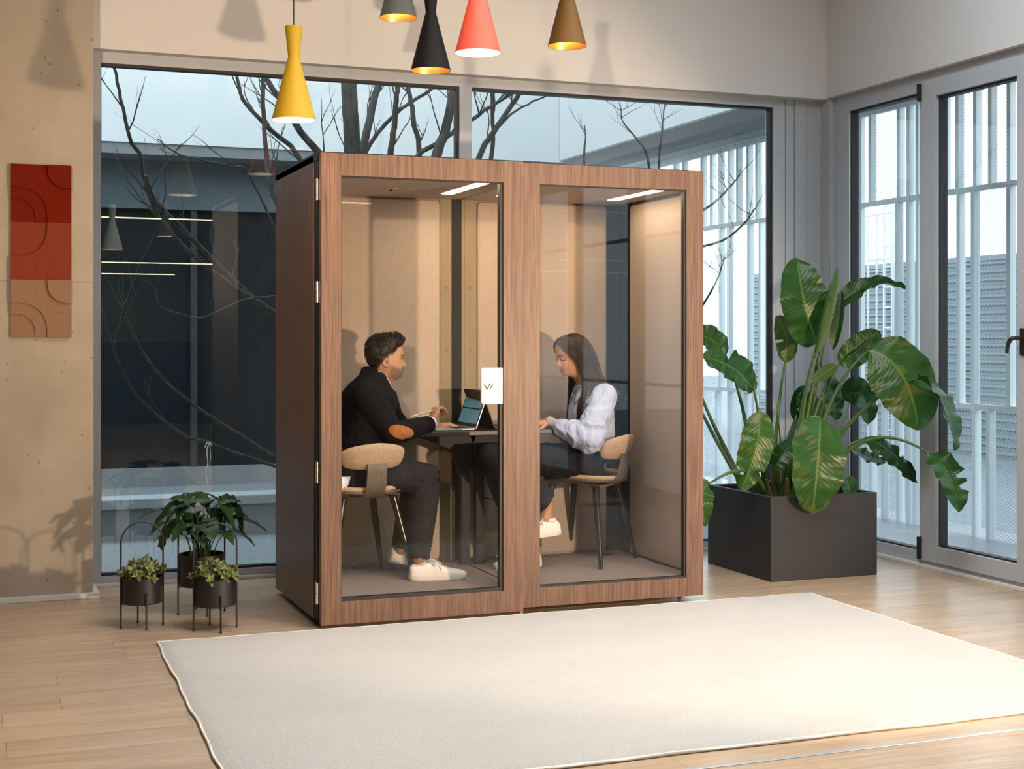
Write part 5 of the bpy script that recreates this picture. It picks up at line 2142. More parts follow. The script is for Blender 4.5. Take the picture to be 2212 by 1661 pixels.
def shoe(parent, heel, fwd, up, L=.285, label=None, col='sneaker'):
    """low white trainer: cup sole, upper, tongue and crossed laces; heel = back of the sole on the ground"""
    F = Vector(fwd).normalized()
    U = Vector(up)
    U = (U - F * U.dot(F)).normalized()
    R = U.cross(F).normalized()
    k = L / .285
    h = Vector(heel)
    T = lambda x, y, z: h + F * (x * k) + R * (y * k) + U * (z * k)
    st = [(.000, .020, .058), (.006, .029, .078), (.03, .0345, .088), (.065, .0355, .084), (.095, .0360, .088), (.125, .0385, .086), (.155, .0425, .072), (.19, .0460, .058), (.225, .0465, .050), (.255, .0400, .045), (.275, .0260, .040), (.286, .010, .034)]
    mb = MB()
    rings_ = []
    for x, w, hh in st:
        ring = []
        for i in range(20):
            a = 2 * PI * i / 20
            c_, s_ = math.cos(a), math.sin(a)
            yy_ = w * math.copysign(abs(c_) ** .75, c_)
            z_ = .018 + (hh - .018) * (max(0, s_) ** .62) if s_ > 0 else .018
            yy_ *= 1 - .35 * max(0, (z_ - .045) / .05) if x < .15 else 1
            ring.append(T(x, yy_, z_))
        rings_.append(ring)
    mb.rings(rings_)
    up_o = link('shoe', mb.mesh('shoe', 60), MATS['sneaker'])
    up_o.parent = parent
    up_o.matrix_parent_inverse = wmat(parent).inverted()
    ss = up_o.modifiers.new('soft', 'SUBSURF')
    ss.levels = ss.render_levels = 1
    if label:
        up_o['label'] = label
    # sole
    mb = MB()
    out = []
    prof = [(-.004, .0), (.0, .020), (.012, .0315), (.05, .0375), (.10, .0375), (.15, .0430), (.19, .0480), (.23, .0475), (.262, .0390), (.283, .0220), (.292, .0)]
    left = [(x, w) for x, w in prof]
    right = [(x, -w) for x, w in reversed(prof[1:-1])]
    ol = left + right
    rings_ = []
    for z_, kk in ((0, .97), (.004, 1.0), (.026, 1.0), (.030, .985)):
        rings_.append([T(.144 + (x - .144) * kk, y * kk, z_) for x, y in ol])
    mb.rings(rings_)
    so = link('sole', mb.mesh('sole', 50), MATS['sole'])
    so.parent = up_o
    so.matrix_parent_inverse = wmat(up_o).inverted()
    mb = MB()
    for i in range(6):
        x = .108 + i * .0155
        zt_ = float(np.interp(x, [a[0] for a in st], [a[2] for a in st])) + .002
        mb.tube([T(x - .004, -.020, zt_ - .007), T(x, -.008, zt_ + .001), T(x + .004, .008, zt_ + .001), T(x + .002, .020, zt_ - .007)], .0026, 6)
    for sg in (-1, 1):
        mb.tube(smooth_path([T(.108, 0, .092), T(.112, sg * .018, .102), T(.128, sg * .036, .090), T(.124, sg * .040, .074), T(.110, sg * .020, .088)], 5), .0024, 6)
        mb.tube(smooth_path([T(.108, 0, .092), T(.125, sg * .022, .094), T(.148, sg * .036, .072), T(.155, sg * .044, .052)], 4), .0022, 6)
    la_ = link('laces', mb.mesh('laces', 60), MATS['lace'])
    la_.parent = up_o
    la_.matrix_parent_inverse = wmat(up_o).inverted()
    mb = MB()
    mb.rings([[T(.045 + .028 * math.cos(2 * PI * i / 18) * q + (.008 if q > .9 else 0), .023 * math.sin(2 * PI * i / 18) * q, zz_) for i in range(18)] for q, zz_ in ((1.0, .080), (1.05, .092), (.93, .097), (.85, .086))], caps=False)
    co_ = link('collar', mb.mesh('collar', 60), MATS['lace'])
    co_.parent = up_o
    co_.matrix_parent_inverse = wmat(up_o).inverted()
    return up_o


MATS = dict(
    skin=attr_mat('skin', .48, .35, sss=.12, bump=.05, bscale=700),
    hair_m=mat('short_dark_hair', (.016, .010, .007), .48, spec=.35, noise_amt=.4, noise_scale=(30, 120, 120), bump=.2, bump_scale=200),
    hair_w=mat('long_brown_hair', (.040, .019, .010), .38, spec=.45, noise_amt=.5, noise_scale=(140, 140, 12), bump=.35, bump_scale=240),
    jacket=mat('navy_wool', (.0075, .0065, .0095), .9, spec=.12, noise_amt=.25, noise_scale=(300, 300, 300), bump=.2, bump_scale=500),
    suede=mat('rust_suede', (.33, .115, .022), .95, spec=.1, noise_amt=.2, noise_scale=(90, 90, 90), bump=.2, bump_scale=500, sheen=.25),
    shirt_m=mat('white_shirt', (.66, .68, .74), .8, bump=.05, bump_scale=300),
    jeans=mat('black_denim', (.022, .021, .024), .9, spec=.2, noise_amt=.3, noise_scale=(260, 260, 260), bump=.25, bump_scale=600),
    blacktrousers=mat('black_wide_trousers', (.010, .010, .012), .85, spec=.2, bump=.1, bump_scale=300),
    sneaker=mat('cream_leather', (.76, .72, .66), .5, noise_amt=.04, noise_scale=(30, 30, 30)),
    sole=mat('cream_sole', (.74, .69, .60), .6),
    lace=mat('cream_lace', (.78, .74, .67), .8),
    cuff=weave_mat('grey_rib', (.42, .38, .35), (.28, .25, .23), 500, bump=.4),
)


def shirt_stripes():
    m, nt, p = new_mat('blue_striped_shirt')
    tc = N(nt, 'ShaderNodeTexCoord')
    mp = N(nt, 'ShaderNodeMapping')
    mp.inputs['Scale'].default_value = (90, 90, 20)
    mp.inputs['Rotation'].default_value = (0, 0, .5)
    nt.links.new(tc.outputs['Object'], mp.inputs[0])
    w = N(nt, 'ShaderNodeTexWave', Scale=1.0, Distortion=0.0)
    nt.links.new(mp.outputs[0], w.inputs['Vector'])
    rp = N(nt, 'ShaderNodeValToRGB')
    rp.color_ramp.elements[0].color = (.36, .41, .58, 1)
    rp.color_ramp.elements[1].color = (.46, .50, .64, 1)
    nt.links.new(w.outputs['Fac'], rp.inputs[0])
    nt.links.new(rp.outputs[0], p.inputs['Base Color'])
    p.inputs['Roughness'].default_value = .85
    p.inputs['Specular IOR Level'].default_value = .2
    return m


MATS['shirt_w'] = shirt_stripes()


def head_matrix(origin, fwd, pitch=0.0, roll=0.0):
    f = Vector(fwd).normalized()
    l = Vector((0, 0, 1)).cross(f).normalized()
    u = f.cross(l)
    m = Matrix((f, l, u)).transposed()
    m = m @ Matrix.Rotation(pitch, 3, 'Y') @ Matrix.Rotation(roll, 3, 'X')
    return Matrix.Translation(origin) @ m.to_4x4()


def add_head(fl, G, Mx, ears=True, s=1.0, eye=(.0735, .030, .0115), rear=.0105):
    nz, na, _ = G.shape
    rings_ = [[Mx @ Vector(G[i, k]) for k in range(na)] for i in range(nz)]
    fl.rings(rings_)
    R3 = Mx.to_3x3()
    for sg in (-1, 1):
        fl.ell(Mx @ Vector((eye[0], sg * eye[1], eye[2])), (rear, rear, rear), R3)
        if ears:
            er = R3 @ Matrix.Rotation(sg * .38, 3, 'Z') @ Matrix.Rotation(-.18, 3, 'Y')
            c = Vector((-.010, sg * .0765, .002))
            fl.ell(Mx @ c, (.0150, .0042, .0260), er)
            pr = []
            for k in range(15):
                a = -2.0 + 4.6 * k / 14
                pr.append(Mx @ c + er @ Vector((-.0175 * math.cos(a) * 1.0, sg * .0055, .0300 * math.sin(a) * (1 if a > 0 else .9))))
            fl.chain(pr, [.0036] * 15, 8)
            fl.ell(Mx @ (c + Vector((.005, sg * .001, -.0275))), (.0075, .0045, .0085), er)


def local(co, Mx):
    inv = np.array(Mx.inverted())
    return co @ inv[:3, :3].T + inv[:3, 3]


def mix(rgb, m, c):
    m = np.clip(m, 0, 1)[:, None]
    return rgb * (1 - m) + np.array(c) * m


def soft(x, a, b):
    t = np.clip((x - a) / (b - a), 0, 1)
    return t * t * (3 - 2 * t)


def person_part(name, me, m, root):
    o = link(name, me, m)
    o.parent = root
    o.matrix_parent_inverse = wmat(root).inverted()
    return o


def patch_on(target_me, centre, u, v, outline, offset, name, m, parent):
    """a cloth patch lying on a garment: rays cast onto the garment's surface along -(u x v)"""
    bvh = BVHTree.FromPolygons([p.co for p in target_me.vertices], [list(p.vertices) for p in target_me.polygons])
    u, v = Vector(u).normalized(), Vector(v).normalized()
    nrm = u.cross(v).normalized()
    c = Vector(centre)
    nr = 7
    rings_ = []
    n = len(outline)
    hits = []
    for q in range(nr + 1):
        ring = []
        for (a, b) in outline:
            p = c + u * (a * q / nr) + v * (b * q / nr)
            h = bvh.ray_cast(p + nrm * .15, -nrm, .4)
            ring.append((h[0] + nrm * (offset if q < nr else .0012)) if h[0] is not None else None)
        rings_.append(ring)
    last = None
    mb = MB()
    for q in range(nr + 1):
        for i in range(n):
            if rings_[q][i] is None:
                rings_[q][i] = rings_[q - 1][i] if q else c
    mb.rings(rings_, caps=False)
    o = link(name, mb.mesh(name, 180), m)
    o.parent = parent
    o.matrix_parent_inverse = wmat(parent).inverted()
    return o


# ------------------------------------------------------------------ the man on the left
man = thing('person', 'person in a dark navy jacket with rust elbow patch, seated left at the table', 'person', (1.85, 6.93, FZ))
P_ = atY
hm_o = P_(834, 781, 6.835) + Vector((.014, .075, 0))
HM = head_matrix(hm_o, (1, -.03, 0), math.radians(2))
TM = [(.1205, .012, -.022, .010), (.117, .044, -.042, .044), (.106, .068, -.062, .059), (.088, .083, -.078, .070), (.06, .0915, -.088, .0755), (.03, .0955, -.092, .0775),
      (.015, .0925, -.089, .077), (0, .0915, -.084, .0755), (-.02, .0915, -.076, .0725), (-.035, .0935, -.067, .0685), (-.05, .0920, -.058, .0640), (-.065, .0885, -.052, .0590),
      (-.077, .0865, -.050, .0530), (-.086, .0775, -.050, .0490), (-.093, .054, -.052, .0485), (-.102, .028, -.055, .0500), (-.14, .010, -.066, .0560), (-.20, .000, -.090, .0680)]
PM = dict(s=1.0, brow=1.0, mouth=-.050, nose=[(-.034, 0), (-.0290, .007), (-.0240, .0195), (-.0175, .0225), (-.008, .0165), (.004, .0100), (.018, .0030), (.028, 0)])
GM = sculpt(head_grid(TM), PM)
fl = Flesh()
add_head(fl, GM, HM)
# trunk core and limbs inside the clothes
pel = Vector((1.80, 6.92, .665))
nb = P_(800, 838, 6.91)
chest = P_(797, 880, 6.92)
fl.loft([(pel, (.10, 0, 0), (0, .13, 0)), (P_(786, 960, 6.92), (.09, 0, 0), (0, .12, 0)), (chest, (.095, 0, 0), (0, .15, 0)), (nb, (.05, 0, 0), (0, .09, 0))])
shR, shL = P_(790, 850, 6.745), P_(806, 848, 7.075)
elR, elL = P_(850, 936, 6.735), P_(868, 930, 7.14)
wrR, wrL = P_(931, 915, 6.90), P_(935, 918, 7.12)
for a, b, c in ((shR, elR, wrR), (shL, elL, wrL)):
    fl.chain([chest + (a - chest) * .6, a, b, c], [.06, .05, .036, .025])
hpR, hpL = Vector((1.79, 6.835, .655)), Vector((1.79, 7.01, .655))
knR, knL = P_(921, 1030, 6.80), P_(905, 1028, 7.02)
anR, anL = P_(905, 1205, 6.735), P_(866, 1184, 7.03)
for a, b, c in ((hpR, knR, anR), (hpL, knL, anL)):
    fl.chain([a, b, c], [.075, .052, .036])
hand(fl, wrR + Vector((-.002, 0, .004)), (.42, .42, .80), (-.70, .0, .60), -1, (.80, .85, .85, .80), .98)
hand(fl, wrL, (.9, -.30, .02), (0, 0, 1), 1, (.30, .33, .36, .4), .98)
me = fuse(fl, .0027, 2, .4)
co = coords(me)
lc = local(co, HM)
x, y, z = lc[:, 0], lc[:, 1], lc[:, 2]
rgb = np.tile(np.array((.44, .235, .135)), (len(co), 1))
ishead = (z > -.16) & (np.abs(y) < .12) & (np.abs(x) < .16)
hl = np.interp(x, [-.1, -.07, -.05, -.035, -.015, .008, .022, .045, .050, .083, .1], [-.055, -.05, -.042, -.018, .014, .029, .031, .055, .071, .079, .084])
hairy = ishead * soft(z - hl, -.004, .010)
beard = ishead * soft(-(z + .006 + .36 * np.clip(x, 0, .1)), -.006, .016) * soft(z, -.100, -.080) * soft(x, -.004, .022)
rgb = mix(rgb, beard * .78, (.150, .085, .055))
must = ishead * np.exp(-((z + .0395) / .0078) ** 2) * np.exp(-(y / .032) ** 6) * soft(x, .07, .08)
rgb = mix(rgb, must * 1.3, (.030, .018, .012))
lip = ishead * (np.exp(-((z + .0500) / .0062) ** 2)) * np.exp(-(y / .017) ** 2) * soft(x, .075, .082)
rgb = mix(rgb, lip * .75, (.38, .15, .11))
mouthline = ishead * np.exp(-((z + .0500) / .0012) ** 2) * np.exp(-(y / .021) ** 4) * soft(x, .07, .08)
rgb = mix(rgb, mouthline, (.12, .05, .04))
for sg in (-1, 1):
    ey = y * sg
    br_ = ishead * np.exp(-((z - .0290 - .004 * np.sin((ey - .015) * 60)) / .0056) ** 2) * soft(ey, .008, .014) * soft(-ey, -.060, -.050) * soft(x, .03, .05)
    rgb = mix(rgb, br_ * .95, (.035, .022, .016))
    lash = ishead * np.exp(-((z - .0160) / .0036) ** 2) * soft(ey, .012, .016) * soft(-ey, -.053, -.045) * soft(x, .05, .06)
    rgb = mix(rgb, lash * .9, (.04, .025, .02))
    white = ishead * np.exp(-((z - .0110) / .0032) ** 4) * np.exp(-((ey - .030) / .0105) ** 4) * soft(x, .06, .07)
    rgb = mix(rgb, white * .8, (.30, .22, .18))
    iris = ishead * np.exp(-((z - .0115) / .0042) ** 4) * np.exp(-((ey - .0320) / .0058) ** 4) * soft(x, .06, .07)
    rgb = mix(rgb, iris, (.03, .02, .015))
    low = ishead * np.exp(-((z - .004) / .003) ** 2) * np.exp(-((ey - .031) / .014) ** 2) * soft(x, .06, .07)
    rgb = mix(rgb, low * .35, (.30, .15, .10))
ear = ishead * (np.abs(y) > .0775) * np.exp(-((x + .006) / .010) ** 2 - ((z + .002) / .013) ** 2)
rgb = mix(rgb, ear * .85, (.14, .055, .03))
rgb = mix(rgb, hairy * .97, (.022, .015, .011))
paint(me, rgb)
body = person_part('body', me, MATS['skin'], man)


def hair_cap(G, Mx, hline, thick, seed, lump=.006, sc=38):
    """shell over the skull, thick where hair grows and tucked under the skin elsewhere"""
    nz, na, _ = G.shape
    out = np.zeros_like(G)
    c = np.array((-.004, 0, .02))
    for i in range(nz):
        for k in range(na):
            p = G[i, k]
            n = p - c
            n = n / (np.linalg.norm(n) + 1e-9)
            m = float(soft(np.array(p[2] - np.interp(p[0], hline[0], hline[1])), -.003, .016 if p[0] > .05 else .050))
            q = Vector(p) * sc
            l = noise.noise(q + Vector((seed, 0, 0))) * lump + noise.noise(q * 2.3) * lump * .6
            t = thick(p) * m + (l + .5 * lump) * m - .004 * (1 - m)
            out[i, k] = p + n * t
    mb = MB()
    lo = 0
    for i in range(nz):
        if G[i, 0, 2] > -.085:
            lo = i
            break
    mb.rings([[Mx @ Vector(out[i, k]) for k in range(na)] for i in range(lo, nz)])
    return mb, out


HLM = ([-.12, -.1, -.07, -.05, -.035, -.015, .008, .022, .045, .050, .083, .1], [-.058, -.055, -.05, -.042, -.018, .014, .029, .031, .055, .071, .079, .086])


def thick_m(p):
    top = float(soft(np.array(p[2]), .045, .10))
    return .003 + .005 * float(soft(np.array(p[2]), .0, .05)) + .007 * top + .009 * top * float(soft(np.array(p[0]), .0, .07))


hmb, HG = hair_cap(GM, HM, HLM, thick_m, 3.0)
rh = random.Random(31)
nzg, nag, _ = HG.shape
cnt = 0
while cnt < 800:
    i, k = rh.randrange(nzg // 2, nzg - 1), rh.randrange(nag)
    p = HG[i, k]
    g = GM[i, k]
    if g[2] < np.interp(g[0], HLM[0], HLM[1]) + .012 or g[2] < .03 and rh.random() < .55:
        continue
    n = Vector(p - np.array((-.004, 0, .02))).normalized()
    back = Vector((-.8, rh.uniform(-.4, .4), rh.uniform(-.3, .3)))
    tdir = (back - n * back.dot(n)).normalized()
    sd = n.cross(tdir)
    top = float(soft(np.array(g[2]), .055, .10)) * float(soft(np.array(g[0]), -.085, -.01))
    L = (.020 + .012 * top) * rh.uniform(.7, 1.2)
    cr_ = rh.choice((-1, 1))
    turns = rh.uniform(.8, 1.7) * top + .15
    rad = (.0055 * top + .001) * rh.uniform(.6, 1.2)
    pts = []
    ph = rh.uniform(0, 6)
    for q in range(12):
        f = q / 11
        w = ph + cr_ * turns * 2 * PI * f
        pts.append(HM @ (Vector(p) - n * .002 + tdir * L * f * (1 - .35 * top) + n * (math.cos(w) * rad + .004 * top + .004 * top * f) + sd * math.sin(w) * rad))
    hmb.tube(pts, [.0016 * (1 - .6 * q / 11) for q in range(12)], 4)
    cnt += 1
person_part('hair', hmb.mesh('hair', 60), MATS['hair_m'], man)

# jacket: trunk, sleeves, then collar, cuffs, patch
fj = Flesh()
X3 = lambda v: (v, 0, 0)
Y3 = lambda v: (0, v, 0)
fj.loft([(P_(776, 1046, 6.92), X3(.128), Y3(.168)), (P_(780, 1000, 6.92), X3(.135), Y3(.170)), (P_(783, 955, 6.92), X3(.138), Y3(.172)), (P_(788, 915, 6.92), X3(.140), Y3(.178)),
         (P_(792, 880, 6.92), X3(.142), Y3(.188)), (P_(795, 850, 6.915), X3(.124), Y3(.186)), (P_(798, 831, 6.91), X3(.097), Y3(.150)), (P_(803, 814, 6.91), X3(.068), Y3(.090)), (P_(806, 803, 6.91), X3(.052), Y3(.066))], 32, 2.4)
for a, b, c in ((shR, elR, wrR), (shL, elL, wrL)):
    e = c - (c - b).normalized() * .012
    fj.chain([a + (chest - a) * .25, a], [.082, .072])
    fj.chain([a, (a + b) / 2, b], [.070, .064, .055])
    fj.chain([b, b + (e - b) * .5], [.055, .049])
    fj.tube([b + (e - b) * .5, e], [.049, .041], 18)
jm_ = fuse(fj, .006, 6)
eRn, eLn = np.array(elR), np.array(elL)
wrinkle(jm_, .0042, (17, 17, 17), 2.0, True, lambda co: .35 + .9 * np.exp(-(np.linalg.norm(co - eRn, axis=1) / .11) ** 2) + .6 * np.exp(-((co[:, 2] - .80) / .10) ** 2))
jacket = person_part('jacket', jm_, MATS['jacket'], man)
# collar standing round the neck, folded over
mb = MB()
cr0, cr1, cr2 = [], [], []
cc = P_(808, 806, 6.91)
for k in range(29):
    a = math.radians(35 + 290 * k / 28)            # opens towards the chest (+x)
    ca, sa = math.cos(a), math.sin(a)
    drop = -.075 * max(0, ca) ** 1.0
    c0 = cc + Vector((.064 * ca - .004, .068 * sa, drop - .012 - .01 * (1 - ca)))
    cr0.append(c0 + Vector((.006 * ca, .008 * sa, -.004)))
    cr1.append(c0 + Vector((-.010 * ca - .004, -.008 * sa, .058 - .030 * max(0, ca))))
    cr2.append(c0 + Vector((.022 * ca - .002, .020 * sa, -.018)))
mb.grid([cr0, cr1, cr2])
col = person_part('collar', mb.mesh('collar', 180), MATS['jacket'], jacket)
sm = col.modifiers.new('thick', 'SOLIDIFY')
sm.thickness = .006
# lapels lying on the chest
for sg in (-1, 1):
    mb = MB()
    A_ = cc + Vector((.050, sg * .050, -.055))
    pts = [A_, A_ + Vector((.050, -sg * .012, -.045)), A_ + Vector((.088, -sg * .040, -.150)), A_ + Vector((.050, sg * .022, -.120)), A_ + Vector((.018, sg * .040, -.055))]
    mb.prism(pts, (.006, 0, .002))
    person_part('lapel', mb.mesh('lapel', 30), MATS['jacket'], jacket)
# rust elbow patch
ol = []
for k in range(40):
    a = 2 * PI * k / 40
    r = 1 + .05 * math.sin(3 * a + .6) + .07 * math.sin(2 * a + 1.0)
    ol.append((.074 * r * math.cos(a), .036 * r * math.sin(a)))
u_ = Vector((.955, 0, -.24))
v_ = Vector((.20, 0, .97))
pc = P_(862, 932, 6.735)
pt_o = patch_on(jm_, pc, (u_.x, .10, u_.z), v_, ol, .0035, 'elbow_patch', MATS['suede'], jacket)
pt_o['label'] = 'rust suede elbow patch'
# white shirt: collar inside the jacket, cuff at the wrist, tail below the jacket
mb = MB()
s0, s1, s2 = [], [], []
for k in range(29):
    a = math.radians(14 + 332 * k / 28)
    ca, sa = math.cos(a), math.sin(a)
    c0 = cc + Vector((.070 * ca + .008, .064 * sa, -.052 * max(0, ca) - .006))
    s0.append(c0 + Vector((.006 * ca, .006 * sa, -.030)))
    s1.append(c0 + Vector((-.005 * ca, -.004 * sa, (.022 + .022 * max(0, ca)) - .034 * max(0, -ca))))
    s2.append(c0 + Vector((.013 * ca, .010 * sa, .003 - .018 * max(0, ca) - .01 * max(0, -ca))))
mb.grid([s0, s1, s2])
sc_o = person_part('shirt', mb.mesh('shirt', 180), MATS['shirt_m'], man)
sm = sc_o.modifiers.new('thick', 'SOLIDIFY')
sm.thickness = .003
for w_, e_ in ((wrR, elR), (wrL, elL)):
    d = (w_ - e_).normalized()
    mb = MB()
    mb.tube([w_ - d * .045, w_ + d * .004, w_ + d * .0045, w_ - d * .01], [.037, .0365, .033, .032], 24, caps=False)
    cu = person_part('shirt_cuff', mb.mesh('shirt_cuff', 60), MATS['shirt_m'], sc_o)
tl = MB()
tl.grid([[P_(px, py, yv) for px, py, yv in row_] for row_ in (((728, 1028, 6.735), (742, 1030, 6.735), (757, 1029, 6.745)), ((726, 1048, 6.73), (742, 1048, 6.725), (753, 1044, 6.74)), ((725, 1066, 6.735), (735, 1064, 6.73), (745, 1060, 6.74)))])
to = person_part('shirt_tail', tl.mesh('shirt_tail', 180), MATS['shirt_m'], sc_o)
sm = to.modifiers.new('thick', 'SOLIDIFY')
sm.thickness = .003
# trousers
ft = Flesh()
ft.loft([(Vector((1.80, 6.92, .590)), X3(.12), Y3(.165)), (Vector((1.80, 6.92, .64)), X3(.135), Y3(.178)), (Vector((1.795, 6.92, .72)), X3(.13), Y3(.17)), (Vector((1.79, 6.92, .78)), X3(.12), Y3(.16))], 28, 2.4)
for a, b, c in ((hpR, knR, anR), (hpL, knL, anL)):
    ft.chain([a, (a + b) / 2, b], [.092, .086, .070])
    d = (c - b).normalized()
    ft.tube([b, b + (c - b) * .3, b + (c - b) * .62, c + d * .0], [.070, .071, .064, .050], 20)
tm_ = fuse(ft, .006, 5)
kR, kL, aR, aL = (np.array(v) for v in (knR, knL, anR, anL))
wrinkle(tm_, .006, (15, 15, 22), 8.0, True, lambda co: .3 + np.exp(-(np.linalg.norm(co - kR + np.array((.05, 0, .03)), axis=1) / .10) ** 2) + .7 * np.exp(-(np.linalg.norm(co - aR, axis=1) / .09) ** 2))
person_part('trousers', tm_, MATS['jeans'], man)
hR = P_(884, 1246, 6.74)
shoe(man, (hR.x, hR.y, FZ + .001), (1, -.10, 0), (0, 0, 1), .285)
hL = P_(838, 1205, 7.05)
shoe(man, (hL.x, hL.y, FZ + .050), (1, -.06, -.19), (.19, 0, 1), .285)

# pen in the man's raised hand
A_, B_ = P_(889, 900, 6.90), P_(945, 884, 6.93)
mb = MB()
mb.tube([A_, A_ + (B_ - A_) * .06, A_ + (B_ - A_) * .93, B_], [.0015, .0042, .0042, .003], 10)
pen = tag(mb.build('pen', mat('pale_pen', (.62, .55, .40), .4), smooth=40), "slim pale pen held in the man's raised hand", 'pen')

# ------------------------------------------------------------------ the woman on the right
wom = thing('person', 'person with long dark hair in a pale blue striped shirt, seated right', 'person', (3.08, 6.98, FZ))
hw_o = P_(1249, 773, 6.885) + Vector((0, .068, 0))
HW = head_matrix(hw_o, (-1, -.10, 0), math.radians(13))
TWm = [(.118, .010, -.020, .010), (.1145, .044, -.054, .042), (.104, .067, -.074, .056), (.084, .083, -.086, .0665), (.058, .0900, -.090, .0715), (.03, .0910, -.090, .0725),
       (.015, .0880, -.088, .0715), (0, .0865, -.083, .0700), (-.02, .0865, -.074, .0665), (-.033, .0875, -.064, .0625), (-.048, .0860, -.055, .0575), (-.062, .0825, -.048, .0510),
       (-.076, .0800, -.044, .0445), (-.085, .0705, -.042, .0395), (-.092, .048, -.042, .0385), (-.101, .024, -.044, .0400), (-.13, .006, -.054, .0430), (-.19, -.008, -.078, .0540)]
PW_ = dict(s=.93, brow=.45, mouth=-.0490, nose=[(-.034, 0), (-.0290, .007), (-.0235, .0185), (-.0170, .0215), (-.008, .0165), (.004, .0105), (.016, .0035), (.026, 0)])
GW = sculpt(head_grid(TWm), PW_)
fl = Flesh()
add_head(fl, GW, HW, ears=False, eye=(.0760, .028, .0105), rear=.0100)
wpel = Vector((3.03, 6.985, .675))
wchest = P_(1275, 890, 6.95)
wnb = P_(1266, 842, 6.95)
fl.loft([(wpel, X3(.09), Y3(.125)), (P_(1283, 975, 6.96), X3(.075), Y3(.10)), (wchest, X3(.08), Y3(.125)), (wnb, X3(.04), Y3(.08))])
wsL, wsR = P_(1306, 856, 6.80), P_(1268, 852, 7.09)
weL, weR = P_(1272, 948, 6.74), P_(1245, 940, 7.10)
wwL, wwR = P_(1186, 911, 6.90), P_(1180, 912, 7.10)
for a, b, c in ((wsL, weL, wwL), (wsR, weR, wwR)):
    fl.chain([wchest + (a - wchest) * .6, a, b, c], [.045, .040, .030, .022])
whL, whR = Vector((3.02, 6.90, .665)), Vector((3.02, 7.06, .665))
wkL, wkR = P_(1062, 985, 6.86), P_(1058, 985, 7.02)
waL, waR = P_(1181, 1092, 6.84), P_(1150, 1196, 6.93)
for a, b, c in ((whL, wkL, waL), (whR, wkR, waR)):
    fl.chain([a, b, b + (c - b) * .4, c], [.066, .045, .047, .033])
fl.chain([waL, P_(1176, 1118, 6.835)], [.034, .036])
hand(fl, wwL, (-.93, .28, -.06), (.02, -.25, 1), -1, (.26, .28, .32, .36), .90)
hand(fl, wwR, (-.95, -.15, -.06), (.02, 0, 1), 1, (.26, .28, .32, .36), .90)
me = fuse(fl, .0027, 2, .4)
co = coords(me)
lc = local(co, HW)
x, y, z = lc[:, 0], lc[:, 1], lc[:, 2]
rgb = np.tile(np.array((.47, .245, .145)), (len(co), 1))
ishead = (z > -.16) & (np.abs(y) < .12) & (np.abs(x) < .16)
lip = ishead * (np.exp(-((z + .0490) / .0066) ** 2)) * np.exp(-(y / .0165) ** 2) * soft(x, .065, .073)
rgb = mix(rgb, lip * .95, (.30, .065, .05))
ml_ = ishead * np.exp(-((z + .0490) / .0012) ** 2) * np.exp(-(y / .021) ** 4) * soft(x, .062, .07)
rgb = mix(rgb, ml_, (.14, .04, .035))
cheek = ishead * soft(x, .02, .05)
for sg in (-1, 1):
    ey = y * sg
    rgb = mix(rgb, cheek * np.exp(-((z + .018) / .016) ** 2 - ((ey - .040) / .018) ** 2) * .25, (.60, .24, .15))
    br_ = ishead * np.exp(-((z - .0285 - .004 * np.sin((ey - .012) * 65)) / .0044) ** 2) * soft(ey, .009, .014) * soft(-ey, -.050, -.041) * soft(x, .035, .055)
    rgb = mix(rgb, br_ * .9, (.05, .028, .018))
    lash = ishead * np.exp(-((z - .0050 + .05 * np.abs(ey - .030)) / .0030) ** 2) * soft(ey, .012, .016) * soft(-ey, -.048, -.042) * soft(x, .045, .055)
    rgb = mix(rgb, lash, (.03, .018, .013))
    lid = ishead * np.exp(-((z - .0140) / .006) ** 2) * np.exp(-((ey - .030) / .013) ** 2) * soft(x, .05, .06)
    rgb = mix(rgb, lid * .55, (.24, .11, .07))
paint(me, rgb)
person_part('body', me, MATS['skin'], wom)

# shirt with full sleeves gathered into grey ribbed cuffs
fs_ = Flesh()
fs_.loft([(P_(1286, 990, 6.965), X3(.100), Y3(.135)), (P_(1284, 975, 6.965), X3(.108), Y3(.140)), (P_(1280, 945, 6.96), X3(.108), Y3(.140)), (P_(1276, 905, 6.955), X3(.112), Y3(.150)),
          (P_(1276, 875, 6.95), X3(.104), Y3(.158)), (P_(1275, 855, 6.95), X3(.084), Y3(.152)), (P_(1270, 842, 6.95), X3(.060), Y3(.105)), (P_(1264, 832, 6.95), X3(.044), Y3(.058))], 32, 2.3)
for a, b, c in ((wsL, weL, wwL), (wsR, weR, wwR)):
    d = (c - b).normalized()
    e = c - d * .075
    fs_.chain([a + (wchest - a) * .3, a], [.066, .062])
    fs_.chain([a, a + (b - a) * .45, a + (b - a) * .8, b], [.062, .068, .070, .066])
    fs_.chain([b, b + (e - b) * .45, e - d * .012], [.066, .062, .050])
    fs_.tube([e - d * .02, e + d * .01], [.050, .034], 18)
sm_ = fuse(fs_, .0055, 5)
eL_, sL_ = np.array(weL), np.array(wsL)
wrinkle(sm_, .0135, (15, 15, 11), 5.0, True, lambda co: .25 + .8 * np.exp(-(np.linalg.norm(co - eL_, axis=1) / .14) ** 2) + .35 * np.exp(-(np.linalg.norm(co - sL_, axis=1) / .10) ** 2))
shirt = person_part('shirt', sm_, MATS['shirt_w'], wom)
